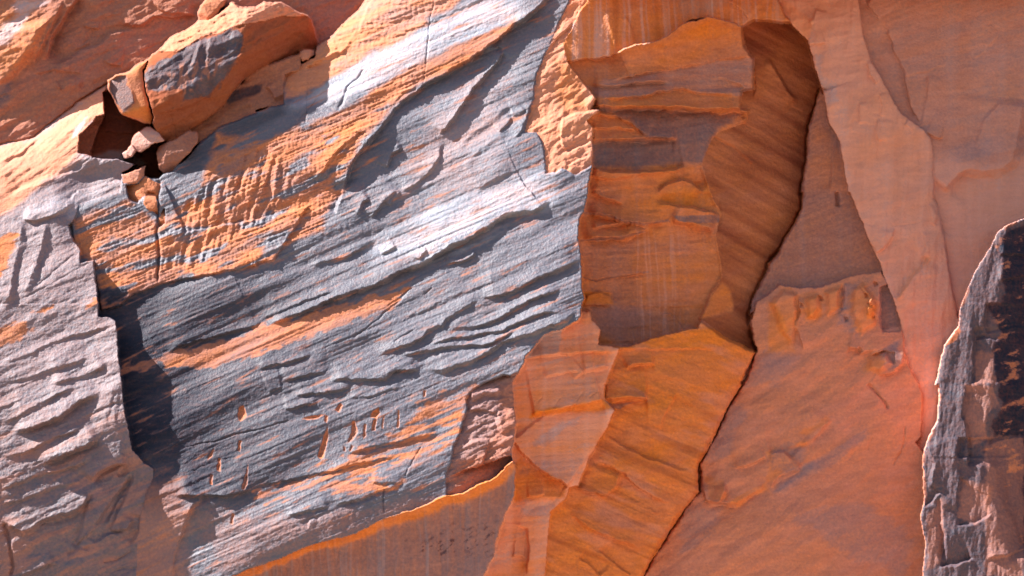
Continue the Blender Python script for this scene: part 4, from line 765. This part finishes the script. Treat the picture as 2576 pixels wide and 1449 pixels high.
quads = np.stack([vid[:-1, :-1], vid[1:, :-1], vid[1:, 1:], vid[:-1, 1:]], -1).reshape(-1, 4)
hf, idf = H.ravel(), ID.ravel()
qid = idf[quads][np.arange(len(quads)), np.argmax(hf[quads], axis=1)]      # a wall between two masses belongs to the nearer one
P = np.stack([PX.ravel(), PY.ravel(), PZ.ravel()], -1)
ATT = {'varnish': V.ravel(), 'orange': O.ravel(), 'pale': PL.ravel(), 'dark': DK.ravel()}
def build(name, sel, origin=None, parent=None):
    q = quads[sel]; u, inv = np.unique(q, return_inverse=True); pts = P[u]
    if origin is None: origin = np.array([pts[:, 0].mean(), pts[:, 1].max(), pts[:, 2].min()])
    me = bpy.data.meshes.new(name)
    me.vertices.add(len(u)); me.vertices.foreach_set('co', (pts - origin).astype(np.float32).ravel())
    n = len(q); me.loops.add(n * 4); me.polygons.add(n)
    me.loops.foreach_set('vertex_index', inv.reshape(-1).astype(np.int32))
    me.polygons.foreach_set('loop_start', np.arange(0, n * 4, 4, dtype=np.int32))
    me.polygons.foreach_set('loop_total', np.full(n, 4, np.int32))
    me.update(calc_edges=True)
    for k, a in ATT.items():
        at = me.attributes.new(k, 'FLOAT', 'POINT'); at.data.foreach_set('value', a[u].astype(np.float32))
    me.materials.append(STONE)
    o = bpy.data.objects.new(name, me); scene.collection.objects.link(o)
    if parent is not None: o.parent = parent
    else: o.location = origin
    return o, origin
things = {}
qid = np.where(qid == 0, 1, qid)
for i, (t, p) in enumerate(REG):
    if p is None:
        sel = qid == i + 1
        if sel.any():
            o, org = build(t, sel); things.setdefault(t, (o, org)); o['label'], o['category'] = LABELS[t]
            if LABELS[t][1] == 'stone': o['group'] = 'loose stones around the boulder'
for i, (t, p) in enumerate(REG):
    if p is not None and (qid == i + 1).any(): build(p, qid == i + 1, things[t][1], things[t][0])

nx, ny = 60, 40; vs, fs = [], []  # unseen pale slope added below the frame to bounce sun into the alcove
for j in range(ny + 1):
    for i in range(nx + 1):
        x, q = -15 + 130 * i / nx, j / ny
        prof = 28 * max(0., 1 - q) ** 1.1 * max(0., 1 - abs((x - 56) / 58) ** 2.4)
        vs.append((x, -4 - 62 * q, prof + .8 * math.sin(x * .9 + 7 * q) * math.sin(q * 31 + x * .3) * (prof > .1) - .3))
for j in range(ny):
    for i in range(nx): a = j * (nx + 1) + i; fs.append((a, a + nx + 1, a + nx + 2, a + 1))
me = bpy.data.meshes.new('bounce_slope'); me.from_pydata(vs, [], fs); me.materials.append(sand('bounce_sand', (.58, .40, .27, 1), (.74, .54, .38, 1)))
g = bpy.data.objects.new('bounce_slope', me); scene.collection.objects.link(g); g['kind'] = 'structure'
me = bpy.data.meshes.new('canyon_floor')
me.from_pydata([(-4000, -6000, 0), (4000, -6000, 0), (4000, 60, 0), (-4000, 60, 0)], [], [(0, 1, 2, 3)])
me.materials.append(sand()); g = bpy.data.objects.new('canyon_floor', me); scene.collection.objects.link(g); g['kind'] = 'structure'
